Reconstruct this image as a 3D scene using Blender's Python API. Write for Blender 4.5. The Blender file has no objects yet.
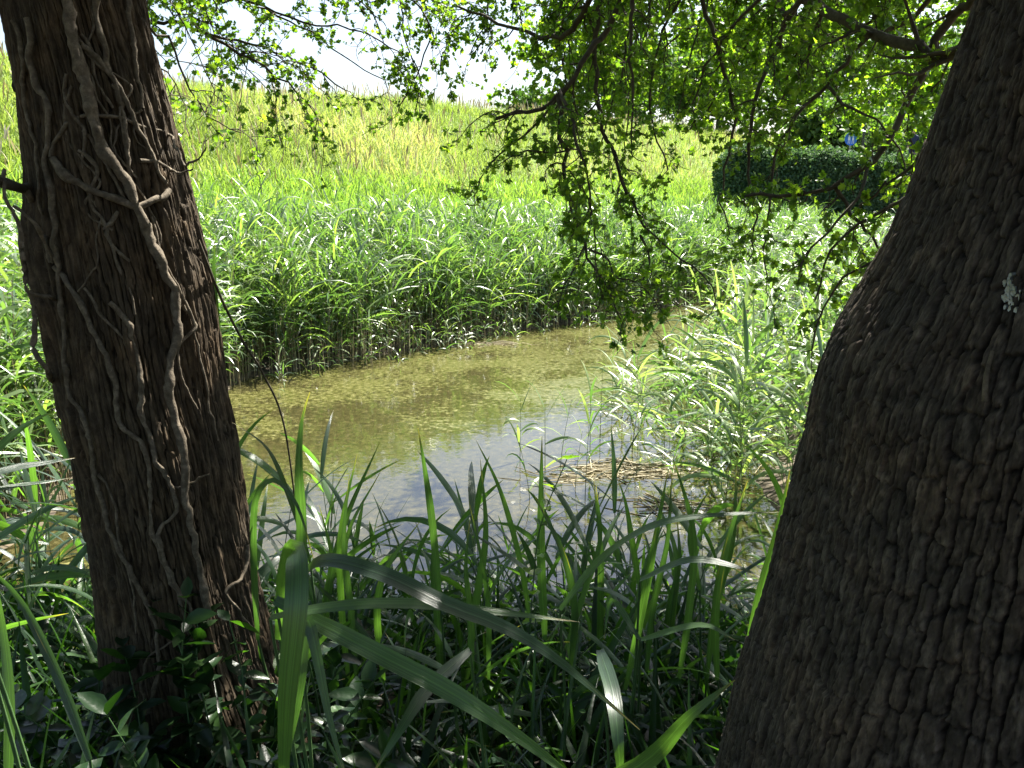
import bpy, bmesh, math, random
import numpy as np
from mathutils import Vector
R = math.radians
SC = bpy.context.scene
COL = SC.collection
rng = np.random.default_rng(11)
random.seed(5)

# ------------------------------------------------------------ camera, light
CAMZ, PITCH, FPX = 2.2, R(12), 887.0
cam = bpy.data.objects.new('camera', bpy.data.cameras.new('camera'))
COL.objects.link(cam)
cam.location = (0, 0, CAMZ)
cam.rotation_euler = (R(90) - PITCH, 0, 0)
cam.data.sensor_width = 36
cam.data.lens = 36 * FPX / 1024
cam.data.clip_end = 3000
cam.data.clip_start = 0.05
SC.camera = cam

SUN_EL, SUN_AZ = R(57), R(38)          # azimuth clockwise from +Y (view direction)
SUND = Vector((math.sin(SUN_AZ) * math.cos(SUN_EL), math.cos(SUN_AZ) * math.cos(SUN_EL), math.sin(SUN_EL)))
w = bpy.data.worlds.new('World'); SC.world = w; w.use_nodes = True
nt = w.node_tree
bg = nt.nodes['Background']
sky = nt.nodes.new('ShaderNodeTexSky'); sky.sky_type = 'NISHITA'; sky.sun_disc = False
sky.sun_elevation = SUN_EL; sky.sun_rotation = SUN_AZ
sky.air_density = 1.0; sky.dust_density = 3.0; sky.ozone_density = 1.2
nt.links.new(sky.outputs[0], bg.inputs[0]); bg.inputs[1].default_value = 0.06
sun = bpy.data.objects.new('sun', bpy.data.lights.new('sun', 'SUN'))
COL.objects.link(sun); sun.data.energy = 5.0; sun.data.angle = R(0.53)
sun.data.color = (1.0, 0.95, 0.86)
sun.rotation_euler = SUND.to_track_quat('Z', 'Y').to_euler(); sun.location = (10, 10, 30)
SC.view_settings.view_transform = 'Standard'; SC.view_settings.look = 'None'
SC.view_settings.exposure = 2.3; SC.view_settings.gamma = 1
SC.view_settings.use_curve_mapping = False
cy = SC.cycles
cy.max_bounces = 7; cy.diffuse_bounces = 3; cy.glossy_bounces = 3; cy.transmission_bounces = 4
cy.transparent_max_bounces = 6; cy.use_denoising = True
cy.caustics_reflective = False; cy.caustics_refractive = False
cy.sample_clamp_indirect = 6

# ------------------------------------------------------------ helpers
def ray(u, v):
    a, b = (u - 512) / FPX, (v - 384) / FPX
    return np.array([a, math.cos(PITCH) - b * math.sin(PITCH), -(math.sin(PITCH) + b * math.cos(PITCH))])
def at(u, v, Y):
    d = ray(u, v); return d * (Y / d[1]) + np.array([0, 0, CAMZ])

def _h(ix, iy, iz):
    n = (ix.astype(np.int64) * 374761393 + iy.astype(np.int64) * 668265263 + iz.astype(np.int64) * 2147483647 % 1274126177) & 0xffffffff
    n = ((n ^ (n >> 13)) * 1274126177) & 0xffffffff
    n = (n ^ (n >> 16)) & 0xffff
    return n / 65535.0
def vn(x, y, z=0.0):
    x, y, z = np.broadcast_arrays(np.asarray(x, float), np.asarray(y, float), np.asarray(z, float))
    ix, iy, iz = np.floor(x), np.floor(y), np.floor(z)
    fx, fy, fz = x - ix, y - iy, z - iz
    fx, fy, fz = [f * f * (3 - 2 * f) for f in (fx, fy, fz)]
    ix, iy, iz = ix.astype(np.int64), iy.astype(np.int64), iz.astype(np.int64)
    out = 0
    for a in (0, 1):
        for b in (0, 1):
            for c in (0, 1):
                out = out + _h(ix + a, iy + b, iz + c) * (fx if a else 1 - fx) * (fy if b else 1 - fy) * (fz if c else 1 - fz)
    return out
def fbm(x, y, z=0.0, o=4):
    s, a, t = 0, .5, 0
    for k in range(o):
        f = 2 ** k
        s = s + a * vn(np.asarray(x) * f + 17 * k, np.asarray(y) * f + 5 * k, np.asarray(z) * f); t += a; a *= .5
    return s / t
def ss(a, b, x):
    t = np.clip((np.asarray(x, float) - a) / (b - a), 0, 1); return t * t * (3 - 2 * t)

def mesh(name, V, F, mats, tint=None, smooth=False, uv=None, mi=None):
    """F: (n,k) array, or list of such arrays"""
    Fs = F if isinstance(F, list) else [F]
    Fs = [np.asarray(f, np.int32) for f in Fs if len(f)]
    V = np.asarray(V, np.float32)
    me = bpy.data.meshes.new(name)
    loops = np.concatenate([f.ravel() for f in Fs]); tot = np.concatenate([np.full(len(f), f.shape[1], np.int32) for f in Fs])
    st = np.concatenate([[0], np.cumsum(tot)[:-1]]).astype(np.int32)
    me.vertices.add(len(V)); me.vertices.foreach_set('co', V.ravel())
    me.loops.add(len(loops)); me.loops.foreach_set('vertex_index', loops)
    me.polygons.add(len(tot)); me.polygons.foreach_set('loop_start', st); me.polygons.foreach_set('loop_total', tot)
    if mi is not None: me.polygons.foreach_set('material_index', np.asarray(mi, np.int32))
    me.update(calc_edges=True)
    if smooth: me.polygons.foreach_set('use_smooth', np.ones(len(tot), bool))
    if tint is not None:
        a = me.attributes.new('tint', 'FLOAT', 'POINT'); a.data.foreach_set('value', np.asarray(tint, np.float32))
    if uv is not None:
        a = me.attributes.new('bark_uv', 'FLOAT_VECTOR', 'POINT'); a.data.foreach_set('vector', np.asarray(uv, np.float32).ravel())
    for m in (mats if isinstance(mats, (list, tuple)) else [mats]): me.materials.append(m)
    me.validate()
    return me
def obj(name, me, parent=None):
    o = bpy.data.objects.new(name, me); COL.objects.link(o)
    if parent is not None: o.parent = parent
    return o
def tag(o, label=None, cat=None, group=None, kind=None):
    if label: o['label'] = label
    if cat: o['category'] = cat
    if group: o['group'] = group
    if kind: o['kind'] = kind
    return o
def empty(name, loc, label, cat, group=None, rz=0, sc=1.0):
    o = bpy.data.objects.new(name, None); COL.objects.link(o)
    o.location = loc; o.rotation_euler = (0, 0, rz); o.scale = (sc, sc, sc); o.empty_display_size = .1
    return tag(o, label, cat, group)
def copy_tree(o, parent=None):
    c = o.copy(); COL.objects.link(c); c.parent = parent
    for ch in KIDS.get(o.name, []): copy_tree(ch, c)
    return c
KIDS = {}
def kid(parent, o): KIDS.setdefault(parent.name, []).append(o); return o

class Bag:
    """collects vertices/faces"""
    def __init__(s): s.V = []; s.F = {}; s.T = []; s.n = 0
    def add(s, V, F, t=0.5):
        V = np.asarray(V).reshape(-1, 3); F = np.asarray(F)
        s.V.append(V); s.F.setdefault(F.shape[1], []).append(F + s.n); s.n += len(V)
        s.T.append(np.broadcast_to(np.asarray(t, float), (len(V),)))
    def mesh(s, name, mat, smooth=False):
        return mesh(name, np.concatenate(s.V), [np.concatenate(f) for f in s.F.values()], mat, np.concatenate(s.T), smooth)

def tube(P, r, k=5, cap=True):
    P = np.asarray(P, float); n = len(P); r = np.broadcast_to(np.asarray(r, float), (n,))
    T = np.gradient(P, axis=0); T /= np.linalg.norm(T, axis=1)[:, None] + 1e-9
    ref = np.array([0, 0, 1.]) if abs(T[:, 2]).mean() < .8 else np.array([1., 0, 0])
    A = np.cross(T, ref); A /= np.linalg.norm(A, axis=1)[:, None] + 1e-9
    B = np.cross(T, A)
    ang = np.arange(k) * 2 * math.pi / k
    V = P[:, None] + r[:, None, None] * (np.cos(ang)[None, :, None] * A[:, None] + np.sin(ang)[None, :, None] * B[:, None])
    V = V.reshape(-1, 3)
    i = np.arange(n - 1)[:, None] * k; j = np.arange(k)[None]
    F = np.stack([i + j, i + (j + 1) % k, i + k + (j + 1) % k, i + k + j], -1).reshape(-1, 4)
    return V, F
def spline(P, step=.05):
    P = np.asarray(P, float)
    if len(P) == 2: P = np.array([P[0], (P[0] + P[1]) / 2, P[1]])
    Q = np.vstack([2 * P[0] - P[1], P, 2 * P[-1] - P[-2]]); out = []
    for a, b, c, d in zip(Q[:-3], Q[1:-2], Q[2:-1], Q[3:]):
        n = max(2, int(np.linalg.norm(c[:3] - b[:3]) / step))
        t = (np.arange(n) / n)[:, None]
        out.append(.5 * (2 * b + (c - a) * t + (2 * a - 5 * b + 4 * c - d) * t ** 2 + (3 * b - a - 3 * c + d) * t ** 3))
    out.append(P[-1:]); return np.vstack(out)

def blades(base, az, el, droop, L, W, seg=4, roll=None, fold=0.0, peak=.35, rg=rng):
    """vectorised ribbon leaves; returns V,(F quads), per-vertex blade index"""
    N = len(L); t = np.linspace(0, 1, seg + 1)
    tm = (t[1:] + t[:-1]) / 2
    E = el[:, None] - droop[:, None] * tm[None] ** 1.4
    az2 = az[:, None] + (rg.normal(0, .12, N))[:, None] * tm[None]
    d = np.stack([np.cos(E) * np.cos(az2), np.cos(E) * np.sin(az2), np.sin(E)], -1) * (L / seg)[:, None, None]
    C = np.concatenate([np.zeros((N, 1, 3)), np.cumsum(d, 1)], 1) + base[:, None]
    side = np.stack([-np.sin(az), np.cos(az), np.zeros(N)], -1)
    roll = rg.normal(0, .5, N) if roll is None else roll
    dd = np.gradient(C, axis=1); dd /= np.linalg.norm(dd, axis=-1)[..., None] + 1e-9
    up = np.cross(dd, side[:, None]); 
    rl = roll[:, None] * (1 + .8 * t[None])
    S = np.cos(rl)[..., None] * side[:, None] + np.sin(rl)[..., None] * up
    prof = np.where(t < peak, .45 + .55 * np.sin(t / peak * math.pi / 2), np.cos((t - peak) / (1 - peak) * math.pi / 2) ** .8)
    prof[-1] = .02
    hw = (W[:, None] / 2 * prof[None])[..., None]
    if fold > 0:
        Nn = np.cross(S, dd)
        V = np.stack([C - S * hw + Nn * hw * fold, C, C + S * hw + Nn * hw * fold], 2); c = 3
    else:
        V = np.stack([C - S * hw, C + S * hw], 2); c = 2
    V = V.reshape(-1, 3)
    b = (np.arange(N) * (seg + 1) * c)[:, None, None] + (np.arange(seg) * c)[None, :, None] + np.arange(c - 1)[None, None]
    F = np.stack([b, b + 1, b + c + 1, b + c], -1).reshape(-1, 4)
    blades.uv = np.stack([np.tile(np.linspace(-1, 1, c), N * (seg + 1)), np.tile(np.repeat(t, c), N), np.repeat(np.arange(N) * 1.7, (seg + 1) * c)], -1)
    return V, F, np.repeat(np.arange(N), (seg + 1) * c)

# ------------------------------------------------------------ materials
def mat(name):
    m = bpy.data.materials.new(name); m.use_nodes = True
    n = m.node_tree.nodes; return m, n, m.node_tree.links, n['Principled BSDF'], n['Material Output']
def ramp(n, stops):
    r = n.new('ShaderNodeValToRGB'); e = r.color_ramp.elements
    e[0].position, e[0].color = stops[0][0], (*stops[0][1], 1); e[1].position, e[1].color = stops[-1][0], (*stops[-1][1], 1)
    for p, c in stops[1:-1]:
        x = e.new(p); x.color = (*c, 1)
    return r
def leaf_mat(name, stops, trans, rough=.4, spec=.5, tr=.45, vein=0, objrand=False, tipdry=False):
    """stops: ramp by per-leaf tint; trans: transmitted colour multiplier"""
    m, n, l, p, out = mat(name)
    a = n.new('ShaderNodeAttribute'); a.attribute_name = 'tint'
    src = a.outputs['Fac']
    nz = n.new('ShaderNodeTexNoise'); nz.inputs['Scale'].default_value = 3.0; nz.inputs['Detail'].default_value = 3
    geo = n.new('ShaderNodeNewGeometry'); l.new(geo.outputs['Position'], nz.inputs['Vector'])
    mx = n.new('ShaderNodeMath'); mx.operation = 'MULTIPLY_ADD'; l.new(nz.outputs[0], mx.inputs[0]); mx.inputs[1].default_value = .5
    sb = n.new('ShaderNodeMath'); sb.operation = 'SUBTRACT'; l.new(src, sb.inputs[0]); sb.inputs[1].default_value = .25
    l.new(sb.outputs[0], mx.inputs[2])
    src = mx.outputs[0]
    if objrand:
        oi = n.new('ShaderNodeObjectInfo'); m2 = n.new('ShaderNodeMath'); m2.operation = 'MULTIPLY_ADD'
        l.new(oi.outputs['Random'], m2.inputs[0]); m2.inputs[1].default_value = .4
        s2 = n.new('ShaderNodeMath'); s2.operation = 'SUBTRACT'; l.new(src, s2.inputs[0]); s2.inputs[1].default_value = .2
        l.new(s2.outputs[0], m2.inputs[2]); src = m2.outputs[0]
    r = ramp(n, stops); l.new(src, r.inputs[0])
    l.new(r.outputs[0], p.inputs['Base Color']); p.inputs['Roughness'].default_value = rough
    p.inputs['Specular IOR Level'].default_value = spec
    t = n.new('ShaderNodeBsdfTranslucent'); mu = n.new('ShaderNodeMix'); mu.data_type = 'RGBA'; mu.blend_type = 'MULTIPLY'
    mu.inputs[0].default_value = 1; l.new(r.outputs[0], mu.inputs[6]); mu.inputs[7].default_value = (*trans, 1)
    l.new(mu.outputs[2], t.inputs[0])
    ms = n.new('ShaderNodeMixShader'); ms.inputs[0].default_value = tr
    l.new(p.outputs[0], ms.inputs[1]); l.new(t.outputs[0], ms.inputs[2]); l.new(ms.outputs[0], out.inputs[0])
    if vein:
        n2 = n.new('ShaderNodeTexNoise'); n2.inputs['Scale'].default_value = vein; l.new(geo.outputs['Position'], n2.inputs['Vector'])
        b = n.new('ShaderNodeBump'); b.inputs['Strength'].default_value = .35; b.inputs['Distance'].default_value = .004
        l.new(n2.outputs[0], b.inputs['Height']); l.new(b.outputs[0], p.inputs['Normal'])
    return m
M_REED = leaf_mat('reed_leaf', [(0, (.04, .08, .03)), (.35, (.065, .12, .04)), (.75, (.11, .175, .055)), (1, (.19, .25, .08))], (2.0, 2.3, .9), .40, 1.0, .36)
M_NEAR = leaf_mat('shaded_reed_leaf', [(0, (.018, .036, .024)), (.5, (.030, .058, .032)), (1, (.05, .092, .034))], (3.5, 4.3, .8), .36, .8, .38, vein=90, objrand=True)  # darker, greyer reed leaf: bank shade and sky sheen put into its colour
M_LIME = leaf_mat('young_reed_leaf', [(0, (.08, .15, .035)), (.5, (.13, .22, .05)), (1, (.20, .28, .08))], (2.0, 2.1, .8), .45, .4, .45)
M_GRASS = leaf_mat('meadow_grass', [(0, (.13, .20, .045)), (.45, (.19, .28, .07)), (.85, (.26, .33, .11)), (1, (.42, .40, .22))], (1.7, 1.6, .9), .55, .3, .4)
M_LEAF = leaf_mat('hawthorn_leaf', [(0, (.04, .085, .018)), (.5, (.07, .135, .025)), (1, (.13, .20, .035))], (3.2, 3.3, .7), .42, .45, .5)
M_CROWN = leaf_mat('crown_leaf', [(0, (.025, .06, .012)), (1, (.07, .13, .03))], (2.2, 2.5, .6), .5, .3, .35)
M_FAR = leaf_mat('far_tree_leaf', [(0, (.03, .07, .02)), (1, (.09, .15, .04))], (1.8, 2.0, .7), .6, .3, .35)
M_HEDGE = leaf_mat('hedge_leaf', [(0, (.05, .10, .05)), (1, (.10, .16, .075))], (1.4, 1.6, .8), .7, .2, .25)
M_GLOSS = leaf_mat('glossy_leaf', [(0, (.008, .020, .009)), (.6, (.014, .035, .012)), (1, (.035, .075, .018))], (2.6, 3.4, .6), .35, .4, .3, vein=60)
M_DRY = leaf_mat('dry_reed', [(0, (.17, .14, .08)), (.6, (.30, .26, .15)), (1, (.50, .46, .33))], (1.2, 1.1, .8), .6, .3, .2)

def veined(m):
    n, l = m.node_tree.nodes, m.node_tree.links
    p = n['Principled BSDF']; a = n.new('ShaderNodeAttribute'); a.attribute_name = 'bark_uv'
    mp = n.new('ShaderNodeMapping'); mp.inputs['Scale'].default_value = (9, .6, 1); l.new(a.outputs['Vector'], mp.inputs[0])
    st = n.new('ShaderNodeTexNoise'); st.inputs['Scale'].default_value = 1.6; st.inputs['Detail'].default_value = 2; l.new(mp.outputs[0], st.inputs['Vector'])
    mr = n.new('ShaderNodeMapRange'); mr.inputs[1].default_value = .3; mr.inputs[2].default_value = .7; mr.inputs[3].default_value = .72; mr.inputs[4].default_value = 1.3; l.new(st.outputs[0], mr.inputs[0])
    sx = n.new('ShaderNodeSeparateXYZ'); l.new(a.outputs['Vector'], sx.inputs[0])
    ab = n.new('ShaderNodeMath'); ab.operation = 'ABSOLUTE'; l.new(sx.outputs[0], ab.inputs[0])
    rb = n.new('ShaderNodeMapRange'); rb.inputs[1].default_value = .03; rb.inputs[2].default_value = .12; rb.inputs[3].default_value = 1.5; rb.inputs[4].default_value = 1.0; l.new(ab.outputs[0], rb.inputs[0])
    mm = n.new('ShaderNodeMath'); mm.operation = 'MULTIPLY'; l.new(mr.outputs[0], mm.inputs[0]); l.new(rb.outputs[0], mm.inputs[1])
    # dry tips and edges
    bl = n.new('ShaderNodeTexNoise'); bl.inputs['Scale'].default_value = 2.3; bl.inputs['Detail'].default_value = 5; l.new(a.outputs['Vector'], bl.inputs['Vector'])
    t1 = n.new('ShaderNodeMath'); t1.operation = 'MULTIPLY_ADD'; l.new(bl.outputs[0], t1.inputs[0]); t1.inputs[1].default_value = .5; l.new(sx.outputs[1], t1.inputs[2])
    t2 = n.new('ShaderNodeMapRange'); t2.inputs[1].default_value = 1.17; t2.inputs[2].default_value = 1.25; l.new(t1.outputs[0], t2.inputs[0])
    b2 = n.new('ShaderNodeMapRange'); b2.inputs[1].default_value = .70; b2.inputs[2].default_value = .74; l.new(bl.outputs[0], b2.inputs[0])
    mxm = n.new('ShaderNodeMath'); mxm.operation = 'MAXIMUM'; l.new(t2.outputs[0], mxm.inputs[0]); l.new(b2.outputs[0], mxm.inputs[1])
    rampn = [x for x in n if x.bl_idname == 'ShaderNodeValToRGB'][0]
    hv = n.new('ShaderNodeMix'); hv.data_type = 'RGBA'; hv.blend_type = 'MULTIPLY'; hv.inputs[0].default_value = 1
    cb = n.new('ShaderNodeCombineColor'); [l.new(mm.outputs[0], cb.inputs[k]) for k in range(3)]
    dr = n.new('ShaderNodeMix'); dr.data_type = 'RGBA'; dr.inputs[7].default_value = (.20, .15, .07, 1)
    tg = [(k.to_socket) for k in rampn.outputs[0].links]
    l.new(rampn.outputs[0], hv.inputs[6]); l.new(cb.outputs[0], hv.inputs[7]); l.new(mxm.outputs[0], dr.inputs[0]); l.new(hv.outputs[2], dr.inputs[6])
    for k in tg: l.new(dr.outputs[2], k)
    b = n.new('ShaderNodeBump'); b.inputs['Strength'].default_value = .5; b.inputs['Distance'].default_value = .0015; l.new(mm.outputs[0], b.inputs['Height']); l.new(b.outputs[0], p.inputs['Normal'])
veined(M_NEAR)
def simple_mat(name, stops, scale=6, detail=6, rough=.85, bump=.3, bdist=.01, stretch=(1, 1, 1), spec=.3):
    m, n, l, p, out = mat(name)
    tc = n.new('ShaderNodeTexCoord'); mp = n.new('ShaderNodeMapping'); mp.inputs['Scale'].default_value = stretch
    l.new(tc.outputs['Object'], mp.inputs[0])
    nz = n.new('ShaderNodeTexNoise'); nz.inputs['Scale'].default_value = scale; nz.inputs['Detail'].default_value = detail
    nz.inputs['Roughness'].default_value = .65
    l.new(mp.outputs[0], nz.inputs['Vector'])
    r = ramp(n, stops); l.new(nz.outputs[0], r.inputs[0]); l.new(r.outputs[0], p.inputs['Base Color'])
    p.inputs['Roughness'].default_value = rough; p.inputs['Specular IOR Level'].default_value = spec
    b = n.new('ShaderNodeBump'); b.inputs['Strength'].default_value = bump; b.inputs['Distance'].default_value = bdist
    l.new(nz.outputs[0], b.inputs['Height']); l.new(b.outputs[0], p.inputs['Normal'])
    return m
M_TWIG = simple_mat('twig_bark', [(.3, (.035, .028, .018)), (.7, (.10, .085, .06))], 40)
M_VINE = simple_mat('vine_bark', [(.25, (.045, .034, .024)), (.5, (.11, .09, .063)), (.72, (.23, .19, .14))], 55, bump=.7, bdist=.006)
M_STEM = simple_mat('reed_stem', [(.3, (.10, .14, .05)), (.7, (.22, .24, .10))], 20, rough=.5)
M_GREENSTEM = simple_mat('green_stem', [(.3, (.04, .09, .03)), (.7, (.08, .14, .05))], 20, rough=.45)
M_WOOD = simple_mat('weathered_wood', [(.3, (.25, .21, .15)), (.7, (.45, .40, .31))], 14, stretch=(1, 1, 6))

def bark_mat(name, stops, fis, warm):
    m, n, l, p, out = mat(name)
    a = n.new('ShaderNodeAttribute'); a.attribute_name = 'bark_uv'
    h = n.new('ShaderNodeAttribute'); h.attribute_name = 'tint'
    mp = n.new('ShaderNodeMapping'); mp.inputs['Scale'].default_value = (1, .28, 1); l.new(a.outputs['Vector'], mp.inputs[0])
    n1 = n.new('ShaderNodeTexNoise'); n1.inputs['Scale'].default_value = 60; n1.inputs['Detail'].default_value = 8; n1.inputs['Roughness'].default_value = .7
    l.new(mp.outputs[0], n1.inputs['Vector'])
    n2 = n.new('ShaderNodeTexNoise'); n2.inputs['Scale'].default_value = 7; n2.inputs['Detail'].default_value = 4
    l.new(a.outputs['Vector'], n2.inputs['Vector'])
    r = ramp(n, stops); l.new(n1.outputs[0], r.inputs[0])
    r2 = ramp(n, [(.45, (1, 1, 1)), (.72, warm)]); l.new(n2.outputs[0], r2.inputs[0])
    m1 = n.new('ShaderNodeMix'); m1.data_type = 'RGBA'; m1.blend_type = 'MULTIPLY'; m1.inputs[0].default_value = 1
    l.new(r.outputs[0], m1.inputs[6]); l.new(r2.outputs[0], m1.inputs[7])
    m2 = n.new('ShaderNodeMix'); m2.data_type = 'RGBA'; l.new(h.outputs['Fac'], m2.inputs[0])
    m2.inputs[6].default_value = (*fis, 1); l.new(m1.outputs[2], m2.inputs[7])
    l.new(m2.outputs[2], p.inputs['Base Color']); p.inputs['Roughness'].default_value = .85; p.inputs['Specular IOR Level'].default_value = .25
    b = n.new('ShaderNodeBump'); b.inputs['Strength'].default_value = .8; b.inputs['Distance'].default_value = .006
    l.new(n1.outputs[0], b.inputs['Height']); l.new(b.outputs[0], p.inputs['Normal'])
    return m
M_BARK_L = bark_mat('furrowed_bark', [(.3, (.022, .016, .010)), (.5, (.065, .049, .031)), (.72, (.16, .125, .083))], (.008, .006, .004), (1.5, 1.34, 1.18))
M_BARK_R = bark_mat('plated_bark', [(.3, (.024, .0190, .0150)), (.5, (.057, .046, .037)), (.72, (.16, .134, .108))], (.006, .0045, .0035), (1.6, 1.42, 1.25))

# ------------------------------------------------------------ terrain
def sfar(x, y): return -.74 * (x + 3.5) + .67 * (y - 10.6) + .5 * (fbm(np.asarray(x) * .5 + 9, np.asarray(y) * .5) - .5)
def pond_d(x, y):
    x = np.asarray(x, float); y = np.asarray(y, float)
    wob = .5 * (vn(x * .9 + 3, y * .9) - .5)
    sl = -(x + 3.35) + .5 * wob
    sn = 4.35 - y + wob - .10 * x
    sr = x - (2.0 + .2 * (y - 6)) + wob
    return np.maximum(np.maximum(sfar(x, y), sl), np.maximum(sn, sr))
def ground(x, y):
    x = np.asarray(x, float); y = np.asarray(y, float)
    d = pond_d(x, y); s = sfar(x, y)
    z = np.where(d < 0, -.35 * ss(0, -1.0, d) , 0.0)
    nb = .10 * ss(0, .3, d) + .30 * ss(.2, 2.2, d)
    fb = .12 * ss(0, .5, d) + .08 * np.clip(s, 0, 5)
    z = z + np.where(s > 0, np.minimum(fb, 5), nb * 1.0) * (d > 0)
    hill = 4.7 * ss(4.0, 15.5, s) - 3.5 * ss(20, 40, s)
    return z + np.where(s > 0, hill, 0) + .05 * (fbm(x * 2, y * 2) - .5) + (.8 * (fbm(x * .12, y * .12 + 4) - .5) + .35 * (fbm(x * .5, y * .5) - .5)) * ss(3, 12, s)
def axis(lo, hi, fine, a, b):
    g = [np.arange(a, b, fine)]; st = fine; p = a; left = []
    while p > lo: st *= 1.12; p -= st; left.append(p)
    st = fine; p = b; right = []
    while p < hi: st *= 1.12; p += st; right.append(p)
    return np.concatenate([left[::-1], g[0], right])
gx = axis(-900, 900, .16, -12, 14); gy = axis(-300, 1800, .16, -2, 34)
X, Y = np.meshgrid(gx, gy); Z = ground(X, Y)
nx, ny = len(gx), len(gy)
i = np.arange(ny - 1)[:, None] * nx; j = np.arange(nx - 1)[None]
F = np.stack([i + j, i + j + 1, i + nx + j + 1, i + nx + j], -1).reshape(-1, 4)
m, n, l, p, out = mat('soil_and_turf')
geo = n.new('ShaderNodeNewGeometry'); sep = n.new('ShaderNodeSeparateXYZ'); l.new(geo.outputs['Position'], sep.inputs[0])
nz = n.new('ShaderNodeTexNoise'); nz.inputs['Scale'].default_value = 9; nz.inputs['Detail'].default_value = 8; l.new(geo.outputs['Position'], nz.inputs['Vector'])
nb = n.new('ShaderNodeTexNoise'); nb.inputs['Scale'].default_value = .5; nb.inputs['Detail'].default_value = 5; l.new(geo.outputs['Position'], nb.inputs['Vector'])
r1 = ramp(n, [(.3, (.03, .022, .014)), (.55, (.07, .055, .032)), (.75, (.13, .10, .06))]); l.new(nz.outputs[0], r1.inputs[0])
r2 = ramp(n, [(.3, (.10, .17, .04)), (.5, (.16, .22, .06)), (.7, (.25, .25, .10))]); l.new(nb.outputs[0], r2.inputs[0])
mr = n.new('ShaderNodeMapRange'); mr.inputs[1].default_value = .7; mr.inputs[2].default_value = 1.1; l.new(sep.outputs[2], mr.inputs[0])
mx = n.new('ShaderNodeMix'); mx.data_type = 'RGBA'; l.new(mr.outputs[0], mx.inputs[0]); l.new(r1.outputs[0], mx.inputs[6]); l.new(r2.outputs[0], mx.inputs[7])
l.new(mx.outputs[2], p.inputs['Base Color']); p.inputs['Roughness'].default_value = .95
b = n.new('ShaderNodeBump'); b.inputs['Strength'].default_value = .8; b.inputs['Distance'].default_value = .03; l.new(nz.outputs[0], b.inputs['Height']); l.new(b.outputs[0], p.inputs['Normal'])
tag(obj('ground', mesh('ground', np.stack([X, Y, Z], -1).reshape(-1, 3), F, m, smooth=True)), kind='structure')

# water
m, n, l, p, out = mat('pond_water')
geo = n.new('ShaderNodeNewGeometry')
def noise(scale, det, rough=.6, st=None):
    q = n.new('ShaderNodeTexNoise'); q.inputs['Scale'].default_value = scale; q.inputs['Detail'].default_value = det; q.inputs['Roughness'].default_value = rough
    if st:
        mp = n.new('ShaderNodeMapping'); mp.inputs['Scale'].default_value = st; l.new(geo.outputs['Position'], mp.inputs[0]); l.new(mp.outputs[0], q.inputs['Vector'])
    else: l.new(geo.outputs['Position'], q.inputs['Vector'])
    return q
a1 = noise(.8, 7, .75); a2 = noise(16, 6, .75); a3 = noise(1.7, 8, .8, (1, 1.6, 1))
base = ramp(n, [(.3, (.014, .014, .006)), (.5, (.035, .032, .012)), (.7, (.07, .06, .024))]); l.new(a2.outputs[0], base.inputs[0])
weed = ramp(n, [(.3, (.028, .032, .008)), (.5, (.065, .066, .017)), (.68, (.17, .16, .07))]); l.new(a2.outputs[0], weed.inputs[0])
ad = n.new('ShaderNodeMath'); ad.operation = 'MULTIPLY_ADD'; l.new(a2.outputs[0], ad.inputs[0]); ad.inputs[1].default_value = .7
vd = n.new('ShaderNodeVectorMath'); vd.operation = 'DISTANCE'; l.new(geo.outputs['Position'], vd.inputs[0]); vd.inputs[1].default_value = (.1, 6.0, 0)
cl_ = n.new('ShaderNodeMapRange'); cl_.inputs[1].default_value = 1.2; cl_.inputs[2].default_value = 4.5; cl_.inputs[3].default_value = -.14; cl_.inputs[4].default_value = .12; l.new(vd.outputs['Value'], cl_.inputs[0])
a1b = n.new('ShaderNodeMath'); a1b.operation = 'ADD'; l.new(a1.outputs[0], a1b.inputs[0]); l.new(cl_.outputs[0], a1b.inputs[1]); l.new(a1b.outputs[0], ad.inputs[2])
mask = ramp(n, [(.88, (0, 0, 0)), (1.0, (1, 1, 1))]); l.new(ad.outputs[0], mask.inputs[0])
mxw = n.new('ShaderNodeMix'); mxw.data_type = 'RGBA'; l.new(mask.outputs[0], mxw.inputs[0]); l.new(base.outputs[0], mxw.inputs[6]); l.new(weed.outputs[0], mxw.inputs[7])
l.new(mxw.outputs[2], p.inputs['Base Color'])
rr = n.new('ShaderNodeMapRange'); rr.inputs[3].default_value = .03; rr.inputs[4].default_value = .22; l.new(mask.outputs[0], rr.inputs[0]); l.new(rr.outputs[0], p.inputs['Roughness'])
p.inputs['IOR'].default_value = 1.4; p.inputs['Specular IOR Level'].default_value = .8
wv = noise(5, 3, .5); wv2 = noise(30, 2, .5)
wa = n.new('ShaderNodeMath'); wa.operation = 'MULTIPLY_ADD'; l.new(wv2.outputs[0], wa.inputs[0]); wa.inputs[1].default_value = .12; l.new(wv.outputs[0], wa.inputs[2])
b = n.new('ShaderNodeBump'); b.inputs['Strength'].default_value = .12; b.inputs['Distance'].default_value = .02; l.new(wa.outputs[0], b.inputs['Height']); l.new(b.outputs[0], p.inputs['Normal'])
V = np.array([(-6, 3, 0), (10, 3, 0), (12, 30, 0), (4, 30, 0), (-6, 14, 0)], float)
tag(obj('pond_water', mesh('pond_water', V, np.array([[0, 1, 2, 3, 4]]), m)), kind='structure')

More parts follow.
